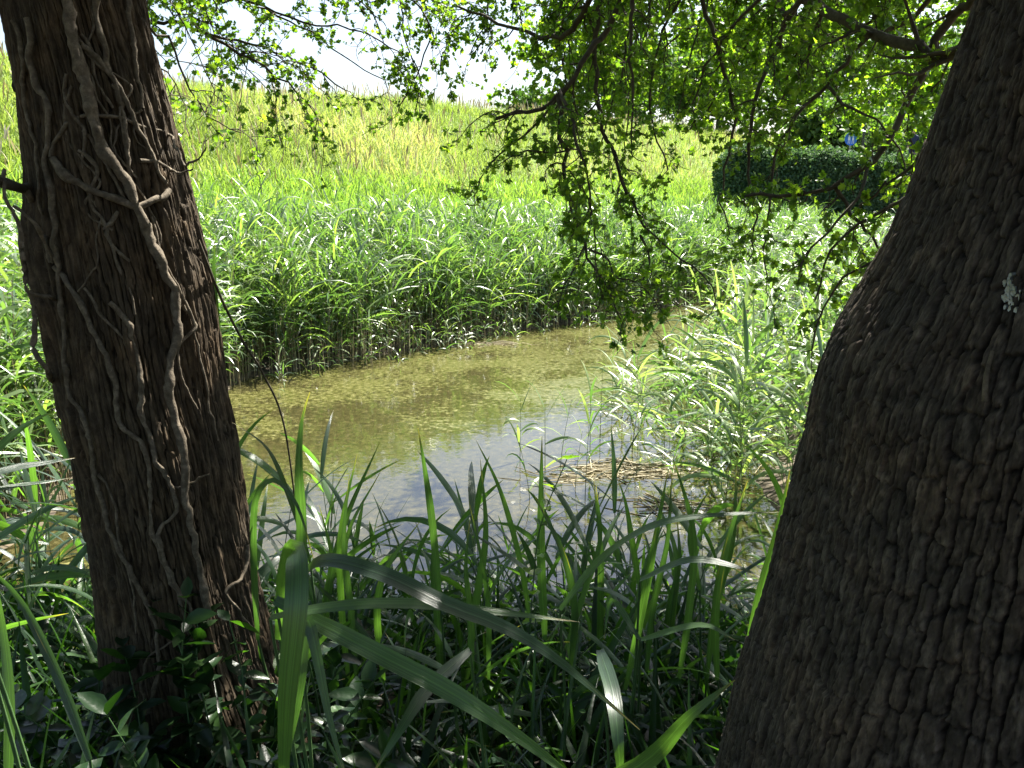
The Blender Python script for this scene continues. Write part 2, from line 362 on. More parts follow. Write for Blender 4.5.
# ------------------------------------------------------------ trunks
def hz(u, v):
    d = ray(u, v); return math.atan2(d[0], d[1]), d[2] / math.hypot(d[0], d[1])
def cells(a, z, wa, wz, seed):
    """elongated voronoi F2-F1 on (a,z)"""
    A = a / wa; B = z / wz
    ia, ib = np.floor(A), np.floor(B); f1 = np.full(A.shape, 9.); f2 = np.full(A.shape, 9.); cid = np.zeros(A.shape)
    for da in (-1, 0, 1):
        for db in (-1, 0, 1):
            ca, cb = (ia + da), (ib + db)
            ja = _h(ca.astype(np.int64), cb.astype(np.int64), np.full(A.shape, seed, np.int64)); jb = _h(ca.astype(np.int64), cb.astype(np.int64), np.full(A.shape, seed + 7, np.int64))
            dd = np.hypot(ca + .1 + .8 * ja - A, cb + .1 + .8 * jb - B)
            m_ = dd < f1; f2 = np.where(m_, f1, np.minimum(f2, dd)); cid = np.where(m_, ja, cid); f1 = np.where(m_, dd, f1)
    return f2 - f1, cid
class Trunk:
    def __init__(s, rows):      # rows: z, cx, cy, r sorted by z
        q = np.array(sorted(rows)); zz = np.linspace(q[0, 0], q[-1, 0], 700); dz = zz[1] - zz[0]; kk = np.exp(-(np.arange(-45, 46) * dz / .055) ** 2 / 2); kk /= kk.sum()
        s.rows = np.stack([zz] + [np.convolve(np.pad(np.interp(zz, q[:, 0], q[:, k]), 45, 'edge'), kk, 'valid') for k in (1, 2, 3)], -1)
    def par(s, z):
        q = s.rows; return [np.interp(z, q[:, 0], q[:, k]) for k in (1, 2, 3)]
    def hit(s, u, v):
        d = ray(u, v); z = 1.6
        for _ in range(12):
            cx, cy_, r = s.par(z); A = d[0] ** 2 + d[1] ** 2; B = -(d[0] * cx + d[1] * cy_); C = cx * cx + cy_ * cy_ - r * r
            D = B * B - A * C
            t = (-B - math.sqrt(D)) / A if D > 0 else -B / A
            z = CAMZ + t * d[2]
        P = np.array([d[0] * t, d[1] * t, z]); N = np.array([P[0] - cx, P[1] - cy_, 0]); N /= np.linalg.norm(N)
        return P, N
    def build(s, zs, nc, bark, mat_, parent, flute):
        q = s.rows[len(s.rows) // 3]; fc = (math.atan2(-q[2], -q[1]) - math.pi / 2) % (2 * math.pi)
        g = np.linspace(0, 2 * math.pi, 4000); dens = 1 + 4.0 * (np.abs(g - fc) < R(80)); cd = np.cumsum(dens); cd = (cd - cd[0]) / (cd[-1] - cd[0])
        th = np.interp(np.arange(nc) / nc, cd, g) + math.pi / 2
        TH, ZZ = np.meshgrid(th, zs); cx, cy_, r = s.par(ZZ)
        arc = (TH - math.pi / 2) * .5 * (r.mean() + r * 0 + .0) * 2
        dr, tint = bark(arc, ZZ, TH, r)
        fl = flute(TH, ZZ)
        rr_ = r + dr + fl
        V = np.stack([cx + rr_ * np.cos(TH), cy_ + rr_ * np.sin(TH), ZZ], -1).reshape(-1, 3)
        i = np.arange(len(zs) - 1)[:, None] * nc; j = np.arange(nc)[None]
        F = np.stack([i + j, i + (j + 1) % nc, i + nc + (j + 1) % nc, i + nc + j], -1).reshape(-1, 4)
        uv = np.stack([arc, ZZ, np.zeros_like(ZZ)], -1).reshape(-1, 3)
        return obj('trunk', mesh('trunk', V, F, mat_, tint.ravel(), True, uv), parent)

# left tree
Lrows = []
YL = 2.45
for v, ul, ur in [(0, 5, 143), (100, 26, 166), (200, 40, 190), (300, 52, 211), (384, 62, 222), (450, 75, 236), (500, 84, 243), (560, 95, 252), (620, 104, 262), (680, 108, 278), (730, 100, 300), (768, 90, 318)]:
    a0, s0 = hz(ul, v); a1_, s1 = hz(ur, v); ac, hf = (a0 + a1_) / 2, (a1_ - a0) / 2
    D = YL / math.cos(ac); r = D * math.sin(hf); hd = math.sqrt(D * D - r * r)
    Lrows.append((CAMZ + hd * (s0 + s1) / 2, D * math.sin(ac), YL, r))
Lrows.sort()
z0, x0, y0, r0 = Lrows[-1]
for k in range(1, 6): Lrows.append((z0 + k * .9, x0 - .17 * k, y0 + .05 * k, r0 * (1 - .12 * k)))
LT = Trunk(Lrows)
def columns(a, z, w_, ln, seed, crack, w1=2.6, w2=.75):
    """long vertical ridges split by thin cross cracks; returns height 0..1 and crack mask"""
    wr = (fbm(a / w_ * .28 + seed, z / ln * .3, seed) - .5) * w1 + (fbm(a / w_ * 1.5, z / ln * 3, seed + 3, 4) - .5) * w2
    A = a / w_ + wr; c = np.floor(A); f = A - c
    ci = c.astype(np.int64); r1 = _h(ci, ci * 0 + seed, ci * 0)
    e = np.minimum(f, 1 - f)
    fur = ss(.0, .12, e - .07 * fbm(a / w_ * 3, z / ln * 9, 1, 3) + .03)
    depth = .45 + .55 * ss(.3, .6, vn(c * 3.1 + seed, z / ln * .9))
    fur = 1 - (1 - fur) * depth
    B = z / ln * (.7 + .7 * r1) + r1 * 13 + .10 * (fbm(a / w_ * 2, z / ln * 5, 7, 3) - .5) * 2 + (f - .5) * .12 * np.where(r1 > .5, 1, -1)
    g = B - np.floor(B); ck = ss(.0, .085, np.minimum(g, 1 - g)); bi = np.floor(B).astype(np.int64)
    ck = 1 - (1 - ck) * crack * (_h(ci, bi, bi * 0 + 9) > .3)
    lift = _h(ci, bi, bi * 0 + seed + 2)
    return fur * ck, fur, ck, lift
def bark_left(a, z, TH, r):
    a = a + z * .05
    t_, fur, ck, lift = columns(a, z, .017, .15, 3, .5, 3.4, 1.0)
    f2 = fbm(a * 160, z * 14, 1, 4); f3 = fbm(a * 60, z * 5, 6, 3)
    h = .011 * fur + .003 * ck + .006 * lift * fur + .009 * (f2 - .5) + .016 * (f3 - .5)
    return h - .010, np.clip(.1 + fur * .6 * (.6 + .4 * ck) + .9 * (f2 - .4), 0, 1)
def flute_left(TH, z):
    return .013 * np.sin(TH * 5 + z * 1.1) + .03 * (fbm(np.cos(TH) * 5 + 2, np.sin(TH) * 5, z * 2.2) - .5) + .025 * (fbm(np.cos(TH) * 1.6 + 5, np.sin(TH) * 1.6, z * .8) - .5) * 2 + .05 * np.exp(-((z - 2.05) / .12) ** 2 - ((TH - math.pi * .5 - 2.6) / .45) ** 2 * 0 - (np.angle(np.exp(1j * (TH - 3.35))) / .5) ** 2)
left_tree = empty('ivy_clad_tree', (0, 0, 0), 'leaning tree with furrowed brown bark wrapped in twisting climber stems at the left', 'tree')
zs = np.concatenate([np.arange(0, 2.95, .004), np.arange(2.95, 7.1, .06)])
LT.build(zs, 560, bark_left, M_BARK_L, left_tree, flute_left)

# right tree
CXR, CYR = 1.15, 1.5
DR = math.hypot(CXR, CYR); AR = math.atan2(CXR, CYR)
Rrows = []
for v, ul in [(0, 985), (50, 966), (100, 946), (150, 930), (200, 911), (231, 897), (264, 884), (290, 866), (313, 849), (349, 831), (380, 823), (440, 814), (481, 802), (537, 786), (597, 769), (663, 746), (734, 730), (768, 724)]:
    a0, s0 = hz(ul, v); r = DR * math.sin(AR - a0); Rrows.append((CAMZ + math.sqrt(DR * DR - r * r) * s0, CXR, CYR, r))
Rrows.sort()
zb, _, _, rb = Rrows[0]; Rrows.insert(0, (.2, CXR, CYR, rb + .16)); 
z0, x0, y0, r0 = Rrows[-1]
for k in range(1, 6): Rrows.append((z0 + k * .8, x0 + .02 * k, y0 + .03 * k, r0 * (1 - .07 * k)))
RT = Trunk(Rrows)
def bark_right(a, z, TH, r):
    t_, fur, ck, lift = columns(a, z, .023, .075, 5, 1.0, 2.0, .30)
    f2 = fbm(a * 170, z * 90, 1, 5); f3 = fbm(a * 40, z * 12, 6, 3)
    t2, fu2, ck2, l2 = columns(a + .013, z + .3, .011, .05, 15, .5, 2.0, .6)
    h = .012 * fur + .0055 * ck * fur + .006 * lift * fur + .007 * (f2 - .5) + .006 * (f3 - .5) + .003 * fu2 * fur
    return h - .012, np.clip(-.05 + fur * ck * .5 * (.5 + .5 * fu2) + .3 * lift + 1.6 * (f2 - .42), 0, 1)
def flute_right(TH, z):
    return .035 * (fbm(np.cos(TH) * 2.2 + 5, np.sin(TH) * 2.2, z * .9) - .5) * 2 * ss(2.9, 2.2, z)
right_tree = empty('broad_trunk_tree', (0, 0, 0), 'massive dark tree with plated bark and swollen base filling the right edge', 'tree')
zs = np.concatenate([np.arange(0, .9, .03), np.arange(.9, 2.75, .003), np.arange(2.75, 6.4, .06)])
RT.build(zs, 1250, bark_right, M_BARK_R, right_tree, flute_right)

# ------------------------------------------------------------ branches & leaves
LOBED = np.array([(0, 0), (.16, .22), (.40, .20), (.34, .42), (.50, .62), (.26, .66), (.20, .90), (0, 1.0),
                  (-.20, .90), (-.26, .66), (-.50, .62), (-.34, .42), (-.40, .20), (-.16, .22)])
OVAL = np.array([(0, 0), (.18, .18), (.26, .45), (.17, .75), (0, 1.0), (-.17, .75), (-.26, .45), (-.18, .18)])
SIMPLE = np.array([(0, 0), (.36, .35), (.28, .75), (0, 1.0), (-.28, .75), (-.36, .35)])
def leaves(bag, P, D, size, tmpl, rg, tilt=.7, tint=None, sky_up=.6):
    """P positions, D outward dirs (N,3)"""
    N = len(P)
    if not N: return
    D = D + rg.normal(0, .45, (N, 3)); D /= np.linalg.norm(D, axis=1)[:, None]
    up = np.array([0, 0, sky_up]) + rg.normal(0, tilt, (N, 3))
    S = np.cross(D, up); S /= np.linalg.norm(S, axis=1)[:, None] + 1e-9
    U = np.cross(S, D); k = len(tmpl)
    x = tmpl[None, :, 0, None]; y = tmpl[None, :, 1, None]
    curl = rg.normal(.05, .15, (N, 1, 1))
    V = P[:, None] + size[:, None, None] * (x * S[:, None] + y * D[:, None] + U[:, None] * (np.abs(x) * .35 - curl * y * y))
    half = k // 2
    b = (np.arange(N) * k)[:, None]
    Fa = b + np.arange(half + 1)[None]; Fb = b + np.concatenate([np.arange(half, k), [0]])[None]
    t = rg.random(N) if tint is None else tint
    T = np.repeat(t, k)
    bag.V.append(V.reshape(-1, 3)); bag.T.append(T)
    bag.F.setdefault(half + 1, []).extend([Fa + bag.n, Fb + bag.n]); bag.n += N * k

def crooked(P0, D, L, rg, seg=6, wig=.35, droop=.0):
    pts = [P0]; d = D / np.linalg.norm(D)
    for k in range(seg):
        d = d + rg.normal(0, wig, 3) + np.array([0, 0, -droop]); d /= np.linalg.norm(d)
        pts.append(pts[-1] + d * L / seg)
    return np.array(pts)
def grow(P, r0, r1, rg, wood, lv, sub_sp=.06, sub_L=(.2, .6), twig_sp=.028, twig_L=(.03, .13), nleaf=6.5, lsize=(.014, .034), droop=.10, tmpl=LOBED, start=.1, k=6, fill=1.0, tilt=.7, tint=(0, 1)):
    C = spline(P, .05); C[1:-1] += rg.normal(0, .006, C[1:-1].shape)
    n = len(C); rad = np.linspace(r0, r1, n)
    wood.add(*tube(C, rad, k))
    seglen = np.linalg.norm(np.diff(C, axis=0), axis=1); cum = np.concatenate([[0], np.cumsum(seglen)]); tot = cum[-1]
    T = np.gradient(C, axis=0); T /= np.linalg.norm(T, axis=1)[:, None] + 1e-9
    s = start * tot; LP = []; LD = []
    while s < tot:
        i = int(np.searchsorted(cum, s)); i = min(i, n - 1)
        rnd = rg.normal(0, 1, 3); rnd[2] -= droop * 3
        d = .7 * T[i] + .8 * rnd / np.linalg.norm(rnd)
        L = rg.uniform(*sub_L) * (1 - .45 * s / tot)
        B = crooked(C[i], d, L, rg, 7, .28, droop)
        wood.add(*tube(B, np.linspace(max(rad[i] * .45, .0022), .0013, 8), 4))
        Tb = np.diff(B, axis=0)
        q = .15 * L
        while q < L:
            f = q / L * 7; a = min(int(f), 6); pt = B[a] + (B[a + 1] - B[a]) * (f - a)
            rn = rg.normal(0, 1, 3); rn[2] -= droop
            dt = Tb[a] / np.linalg.norm(Tb[a]) * .7 + rn / np.linalg.norm(rn) * .9
            Lt = rg.uniform(*twig_L)
            W = crooked(pt, dt, Lt, rg, 3, .35, 0)
            wood.add(*tube(W, (.0015, .0013, .0011, .0008), 3))
            if rg.random() < fill:
                m_ = max(1, int(rg.poisson(nleaf)))
                tt = rg.random(m_) ** .6
                pp = W[0] + (W[-1] - W[0]) * tt[:, None]
                LP.append(pp); dd = (W[-1] - W[0]); dd = dd / np.linalg.norm(dd)
                LD.append(np.tile(dd, (m_, 1)) * .6 + rg.normal(0, .6, (m_, 3)))
            q += rg.exponential(twig_sp) + .012
        s += rg.exponential(sub_sp) + .02
    if LP:
        LP = np.vstack(LP); LD = np.vstack(LD)
        leaves(lv, LP, LD, rg.uniform(*lsize, len(LP)), tmpl, rg, tilt, tint[0] + (tint[1] - tint[0]) * rg.random(len(LP)))

def branch(parent, pts, r0, r1, seed, label=None, **kw):
    rg = np.random.default_rng(seed)
    w_, lv = Bag(), Bag()
    P = [at(*q) if len(q) == 3 else np.array(q[1:]) for q in pts]
    grow(P, r0, r1, rg, w_, lv, **kw)
    b_ = obj('branch', w_.mesh('branch', M_TWIG, True), parent)
    if label: b_['label'] = label
    if lv.n: obj('foliage', lv.mesh('foliage', M_LEAF), b_)
    return b_
X_ = 'xyz'
# right tree's hanging limbs over the pond (u, v, Y) or ('xyz', x, y, z)
top = ('xyz', 1.15, 2.0, 4.6)
RB = [
  ([top, ('xyz', .9, 3.0, 3.9), (624, 0, 4.0), (589, 51, 4.0), (558, 98, 4.0), (495, 119, 4.1)], .035, .008, 1, dict(start=.5)),
  ([('xyz', .9, 3.0, 3.9), (600, -20, 4.1), (565, 35, 4.3), (515, 28, 4.5), (455, 5, 4.7)], .028, .006, 2, dict(start=.4)),
  ([(558, 98, 4.0), (563, 150, 3.95), (568, 200, 3.9), (585, 245, 3.9), (608, 290, 3.85), (622, 322, 3.8)], .012, .003, 3, dict(sub_L=(.12, .42), droop=.18, nleaf=6.5, sub_sp=.055)),
  ([(600, 0, 4.2), (594, 60, 4.2), (600, 115, 4.2), (615, 160, 4.15), (636, 212, 4.1), (662, 245, 4.1), (702, 272, 4.1), (716, 300, 4.1)], .013, .003, 4, dict(sub_L=(.12, .38), nleaf=6.5, droop=.16, sub_sp=.055)),
  ([(560, 90, 4.0), (575, 130, 3.8), (588, 180, 3.7), (596, 235, 3.7), (600, 285, 3.7)], .008, .002, 5, dict(sub_L=(.12, .38), droop=.2, nleaf=6.5, sub_sp=.055)),
  ([(632, -10, 3.7), (630, 60, 3.7), (634, 110, 3.7), (632, 155, 3.7)], .009, .003, 6, dict(sub_L=(.1, .25))),
  ([(556, 100, 4.0), (535, 125, 4.0), (512, 145, 4.0), (488, 165, 4.0), (478, 190, 4.0)], .007, .002, 7, dict(sub_L=(.08, .22), nleaf=6)),
  ([(570, 150, 3.95), (545, 152, 3.9), (515, 153, 3.9), (498, 165, 3.9)], .005, .002, 8, dict(sub_L=(.06, .2))),
  ([(585, 245, 3.9), (570, 275, 3.8), (560, 300, 3.8)], .005, .002, 9, dict(sub_L=(.06, .2))),
  ([(600, 275, 3.85), (630, 280, 3.8), (655, 300, 3.8)], .005, .002, 10, dict(sub_L=(.08, .25), nleaf=6)),
  ([(640, 235, 4.1), (650, 262, 4.05), (640, 295, 4.0), (652, 325, 4.0)], .006, .002, 24, dict(sub_L=(.1, .3), nleaf=6, droop=.18, sub_sp=.05)),
  ([(590, 250, 3.9), (612, 262, 3.8), (600, 300, 3.75), (590, 318, 3.75)], .006, .002, 25, dict(sub_L=(.1, .3), nleaf=6, droop=.18, sub_sp=.05)),
  ([('xyz', 1.1, 2.2, 4.2), (700, -40, 4.4), (660, 40, 4.6), (650, 110, 4.6), (668, 170, 4.6)], .018, .004, 11, dict(start=.3)),
  ([('xyz', 1.3, 2.6, 3.6), (804, 0, 3.6), (770, -10, 3.9), (730, 30, 4.2), (700, 80, 4.3), (690, 130, 4.3)], .02, .004, 12, dict(start=.2)),
  ([('xyz', 1.5, 2.0, 2.9), (960, 50, 3.0), (921, 47, 3.1), (874, 35, 3.3), (843, 20, 3.4), (804, 0, 3.6)], .028, .018, 13, dict(start=.2, sub_sp=.12)),
  ([('xyz', 1.6, 2.2, 3.1), (956, 15, 3.1), (935, 55, 3.15), (913, 90, 3.2), (890, 137, 3.2), (872, 158, 3.2), (831, 187, 3.25), (790, 195, 3.3), (745, 196, 3.35)], .026, .006, 14, dict(start=.25, sub_sp=.11, sub_L=(.1, .35))),
  ([(835, 186, 3.25), (848, 205, 3.25), (859, 223, 3.2), (870, 238, 3.2), (884, 252, 3.2)], .009, .004, 15, dict(sub_L=(.1, .3))),
  ([(873, 158, 3.2), (852, 205, 3.1), (815, 245, 3.1), (800, 265, 3.1)], .007, .003, 16, dict(sub_L=(.1, .25))),
  ([('xyz', 1.5, 2.7, 3.4), (929, 0, 3.6), (866, 39, 3.7), (827, 86, 3.8), (796, 117, 3.8), (775, 160, 3.8), (768, 220, 3.8), (766, 290, 3.8)], .016, .003, 17, dict(start=.2, sub_L=(.12, .4))),
  ([(800, 0, 3.8), (775, 50, 3.9), (755, 100, 3.9), (748, 160, 3.9), (755, 215, 3.9), (748, 262, 3.9)], .012, .003, 18, dict(sub_L=(.12, .4))),
  ([(700, -10, 4.3), (720, 60, 4.3), (735, 120, 4.3), (722, 190, 4.3), (730, 235, 4.3)], .012, .003, 19, dict(sub_L=(.12, .4))),
  ([(827, 86, 3.8), (850, 108, 3.6), (880, 120, 3.5), (905, 165, 3.5)], .008, .003, 20, dict(sub_L=(.1, .25), nleaf=3)),
  ([('xyz', 1.6, 2.6, 2.5), (890, 205, 3.0), (860, 225, 3.1), (830, 250, 3.1), (815, 300, 3.1)], .012, .003, 21, dict(start=.25, sub_L=(.1, .4), droop=.15, nleaf=6)),
  ([('xyz', 1.5, 2.4, 2.3), (870, 262, 2.9), (845, 280, 2.95), (820, 310, 3.0), (812, 350, 3.0)], .010, .003, 22, dict(start=.3, sub_L=(.08, .25), nleaf=5)),
  ([('xyz', 1.5, 2.6, 2.7), (905, 170, 3.1), (885, 185, 3.1), (860, 205, 3.15)], .010, .004, 23, dict(start=.3, sub_L=(.08, .22), nleaf=7)),
]
for pts, r0, r1, sd, kw in RB:
    branch(right_tree, pts, r0, r1, sd, **kw)
# leafy boughs farther out (sunlit, brighter)
far_b = [
  ([('xyz', 1.6, 2.6, 5.0), (900, -60, 6.0), (840, 20, 7.0), (780, 70, 7.5), (720, 100, 7.8)], 31),
  ([('xyz', 1.8, 2.6, 5.0), (960, -20, 6.0), (930, 60, 6.6), (880, 95, 6.8), (840, 100, 7.0)], 32),
  ([('xyz', 1.5, 2.6, 5.2), (780, -80, 6.0), (720, 0, 6.5), (660, 50, 6.8), (610, 90, 7.0)], 33),
  ([('xyz', 1.4, 2.6, 5.2), (680, -80, 6.0), (620, -10, 6.2), (560, 30, 6.4), (520, 60, 6.4)], 34),
  ([('xyz', 1.8, 2.6, 5.0), (1010, -40, 5.0), (975, 20, 5.2), (950, 60, 5.3), (925, 110, 5.4)], 35),
  ([('xyz', 1.6, 2.6, 5.0), (840, -60, 5.0), (760, 10, 5.4), (740, 60, 5.6), (700, 120, 5.8)], 36),
  ([('xyz', 1.6, 2.6, 5.0), (900, -40, 4.6), (850, 30, 4.9), (800, 50, 5.1), (780, 110, 5.2)], 37),
]
for pts, sd in far_b:
    branch(right_tree, pts, .022, .005, sd, start=.35, sub_sp=.055, sub_L=(.25, .8), twig_sp=.04, nleaf=8, lsize=(.03, .055), k=5)
rx = np.random.default_rng(1234)
for k in range(40):
    u0 = rx.uniform(560, 930); Y0 = rx.uniform(4.0, 8.5); v1 = rx.uniform(40, 200) if u0 < 880 else rx.uniform(20, 110); u1 = u0 + rx.uniform(-60, 50)
    if u0 < 640: v1 = rx.uniform(20, 130)
    if 780 < u1 < 905: v1 = min(v1, rx.uniform(30, 105))
    a_ = at(u0, -50, Y0); st = a_ + (np.array([CXR, CYR + .5, 5.0]) - a_) * .35 + [0, 0, .3]
    branch(right_tree, [('xyz', *st), (u0, -50, Y0), ((u0 + u1) / 2 + rx.uniform(-15, 15), v1 * .4, Y0), (u1, v1, Y0)], .014, .003, 1300 + k, start=.25, sub_L=(.15, .5), nleaf=6.5, sub_sp=.07, twig_sp=.032, lsize=(.018, .04))
for k in range(16):
    u0 = rx.uniform(500, 760); Y0 = rx.uniform(4.5, 7.5); v1 = rx.uniform(20, 110); u1 = u0 + rx.uniform(-50, 40)
    a_ = at(u0, -50, Y0); st = a_ + (np.array([CXR, CYR + .5, 5.0]) - a_) * .35 + [0, 0, .3]
    branch(right_tree, [('xyz', *st), (u0, -50, Y0), ((u0 + u1) / 2 + rx.uniform(-15, 15), v1 * .4, Y0), (u1, v1, Y0)], .013, .003, 1400 + k, start=.3, sub_L=(.12, .42), nleaf=7, sub_sp=.06, lsize=(.018, .036))
# left tree's twiggy boughs
LB = [
  ([('xyz', -1.0, 2.6, 3.4), (120, -10, 3.6), (195, 29, 3.9), (238, 41, 4.0), (265, 49, 4.1), (322, 74, 4.2), (345, 90, 4.3)], .016, .003, 51, {}),
  ([(200, 30, 3.9), (249, 59, 4.0), (277, 78, 4.0), (308, 102, 4.1), (317, 120, 4.1)], .008, .002, 52, {}),
  ([('xyz', -.9, 2.6, 3.9), (200, -30, 4.0), (245, 0, 4.2), (277, 12, 4.2), (316, 25, 4.3), (350, 28, 4.3), (400, 52, 4.4)], .013, .003, 53, {}),
  ([('xyz', -1.0, 2.5, 3.0), (146, 20, 3.1), (170, 39, 3.2), (183, 78, 3.3), (199, 102, 3.3), (218, 125, 3.3), (242, 133, 3.3)], .009, .002, 54, dict(nleaf=3, sub_sp=.12)),
  ([('xyz', -1.0, 2.55, 2.9), (150, 55, 3.0), (165, 75, 3.0), (176, 84, 3.1)], .006, .002, 55, dict(nleaf=3)),
  ([('xyz', -.9, 2.7, 4.3), (320, -50, 4.6), (400, -10, 4.6), (430, 30, 4.6), (415, 75, 4.6), (400, 105, 4.6)], .014, .003, 56, dict(start=.35, nleaf=6)),
  ([('xyz', -.9, 2.7, 4.3), (380, -50, 4.8), (450, -10, 4.8), (490, 25, 4.8), (470, 60, 4.8)], .014, .003, 57, dict(start=.4, nleaf=6)),
  ([('xyz', -.9, 2.7, 4.0), (180, -40, 4.4), (230, -5, 4.5), (290, 20, 4.6), (350, 60, 4.7), (385, 80, 4.7)], .012, .003, 58, dict(start=.3)),
  ([('xyz', -.9, 2.7, 4.3), (350, -60, 4.7), (395, -20, 4.7), (405, 30, 4.7), (420, 80, 4.7), (415, 112, 4.7)], .013, .003, 61, dict(start=.4, nleaf=8, sub_L=(.12, .36), sub_sp=.05, lsize=(.018, .036))),
  ([('xyz', -.9, 2.7, 4.4), (400, -60, 4.9), (440, -20, 4.9), (450, 25, 4.9), (440, 70, 4.9)], .013, .003, 62, dict(start=.4, nleaf=8, sub_L=(.12, .36), sub_sp=.05, lsize=(.018, .036))),
  ([('xyz', -.9, 2.7, 4.3), (300, -60, 4.6), (330, -20, 4.6), (370, 10, 4.6), (385, 50, 4.6)], .011, .003, 63, dict(start=.4, nleaf=7, sub_L=(.12, .36), sub_sp=.06)),
  ([('xyz', -1.0, 2.7, 3.9), (170, -30, 4.2), (200, 0, 4.3), (215, 40, 4.3), (225, 80, 4.3)], .010, .003, 64, dict(start=.35, nleaf=6, sub_L=(.12, .4))),
  ([('xyz', -1.1, 2.6, 3.6), (160, -10, 3.8), (185, 15, 3.8), (215, 22, 3.9)], .009, .003, 59, dict(start=.3)),
  ([('xyz', -1.25, 2.5, 2.35), (22, 190, 2.3), (-20, 170, 2.1), (-90, 120, 1.9)], .015, .008, 60, dict(nleaf=1, sub_sp=.2, fill=.3)),
]
for pts, r0, r1, sd, kw in LB:
    kw = {**dict(lsize=(.014, .028), nleaf=6), **kw}
    branch(left_tree, pts, r0, r1, sd, **kw)

# crown overhead: shades the near bank; unseen back limbs added to block light
def crown(parent, limbs, seed, mt, nl=3, sp=.10):
    rg = np.random.default_rng(seed); w_, lv = Bag(), Bag()
    for P in limbs:
        grow(P, .06, .015, rg, w_, lv, sub_sp=sp, sub_L=(.7, 1.5), twig_sp=.115, twig_L=(.1, .3), nleaf=nl, lsize=(.06, .11), droop=.03, tmpl=SIMPLE, start=.15, k=6, tilt=.8)
    c = obj('crown', w_.mesh('crown_wood', M_TWIG, True), parent)
    obj('foliage', lv.mesh('foliage', mt), c)
Rl = []; Rb = []
for az, L, zz in [(-60, 2.6, 4.6), (-35, 3.4, 5.0), (-15, 5.0, 4.5), (5, 5.2, 5.0), (25, 5.2, 4.6), (48, 5.0, 5.0), (75, 5.0, 4.7), (105, 5.5, 4.6), (135, 6, 4.4), (165, 6.5, 4.3), (190, 6.5, 4.3), (215, 6.5, 4.2), (240, 6.5, 4.2), (265, 5.6, 4.6), (-25, 4.2, 5.9), (12, 5.4, 6.1), (38, 5.4, 6.0), (62, 5.5, 5.9), (-50, 3.2, 6.2)]:
    d = np.array([math.sin(R(az)), math.cos(R(az)), 0]); s_ = np.array([CXR, CYR, zz - 1.0])
    (Rb if 100 < az < 270 else Rl).append([s_, s_ + d * L * .35 + [0, 0, .9], s_ + d * L * .7 + [0, 0, .9 if 100 < az < 270 else 1.2], s_ + d * L + [0, 0, -1.3 if 100 < az < 270 else .95]])
crown(right_tree, Rl, 71, M_CROWN); crown(right_tree, Rb, 73, M_CROWN, 7, .07)  # second crown: dense unseen limbs added to block light from behind the camera
Ll = []
for az, L, zz in [(-90, 3.5, 4.6), (-50, 2.6, 4.8), (-78, 4.4, 5.3), (-66, 3.6, 5.9), (-20, 2.2, 5.2), (20, 2.4, 5.1), (150, 4.5, 4.5), (180, 5, 4.3), (205, 5, 4.3), (235, 5, 4.3), (262, 4.5, 4.3), (95, 3.0, 5.6)]:  # unseen back and far-left limbs added to darken trunks and lower left
    d = np.array([math.sin(R(az)), math.cos(R(az)), 0]); s_ = np.array([-1.55, 2.5, zz - .8])
    bk = az > 140 or az < -80
    Ll.append([s_, s_ + d * L * .35 + [0, 0, .8], s_ + d * L * .7 + [0, 0, .8 if bk else 1.1], s_ + d * L + [0, 0, -1.3 if bk else .9]])
crown(left_tree, Ll, 72, M_CROWN, 6, .08)

# ------------------------------------------------------------ climber stems on the left trunk
def vine(px, r, label, free=(), seed=0, taper=.6):
    rg = np.random.default_rng(seed); P = []
    for k, q in enumerate(px):
        if len(q) == 3: P.append(at(*q)); continue
        pt, N = LT.hit(*q); P.append(pt + N * (r * .7 + .012))
    C = spline(P, .012); n = len(C)
    r *= .82
    C += np.stack([.0045 * (vn(np.arange(n) * 1.1, seed + k * 7.3) - .5) + .005 * (vn(np.arange(n) * .35, seed + k * 3.3) - .5) * 2 for k in range(3)], -1)
    rad = np.linspace(r, r * taper, n) * (1 + .28 * (vn(np.arange(n) * .3, seed) - .5) * 2 + .25 * (vn(np.arange(n) * 1.3, seed + 5) - .5))
    V, F = tube(C, rad, 12)
    cc = np.repeat(C, 12, 0); V = cc + (V - cc) * (1 + .6 * (fbm(V[:, 0] * 90, V[:, 1] * 90, V[:, 2] * 45, 3) - .5))[:, None]
    o = obj('climber_stem', mesh('climber_stem', V, F, M_VINE, smooth=True)); tag(o, label, 'climbing stem', 'climber stems on the left trunk'); return o
vine([(66, -20), (75, 40), (86, 85), (95, 120), (104, 150), (125, 180), (131, 197), (139, 215), (148, 240), (160, 268), (172, 300), (172, 335), (165, 372), (170, 410), (182, 450), (184, 500), (196, 560), (206, 610)], .018, 'thickest climber stem, running from top edge down the middle of the left trunk', seed=1)
vine([(60, 160), (70, 175), (95, 190), (118, 200), (135, 207), (152, 200), (164, 190)], .014, 'thick climber stem sweeping across left trunk below the looping one', seed=2)
vine([(34, 20), (37, 45), (36, 60), (42, 85), (52, 100), (55, 125), (53, 150), (50, 165), (57, 190), (61, 230), (64, 260), (68, 300), (71, 340), (73, 370), (78, 395), (92, 425), (100, 470), (112, 520), (130, 560), (152, 610), (162, 645), (158, 680), (150, 710)], .010, 'long pale climber stem snaking down the left edge of left trunk to its foot', seed=3)
vine([(57, 158), (62, 140), (75, 122), (92, 115), (118, 119), (140, 125), (162, 133), (172, 138, 2.35), (178, 150, 2.28), (186, 165, 2.25), (196, 160, 2.2), (206, 148, 2.15)], .007, 'thin climber stem looping in an arch across left trunk and off its right side', seed=4, taper=.4)
vine([(93, 0), (99, 35), (107, 65), (118, 100), (124, 140), (131, 190), (133, 197)], .009, 'straight pale climber stem above the crossing on left trunk', seed=5)
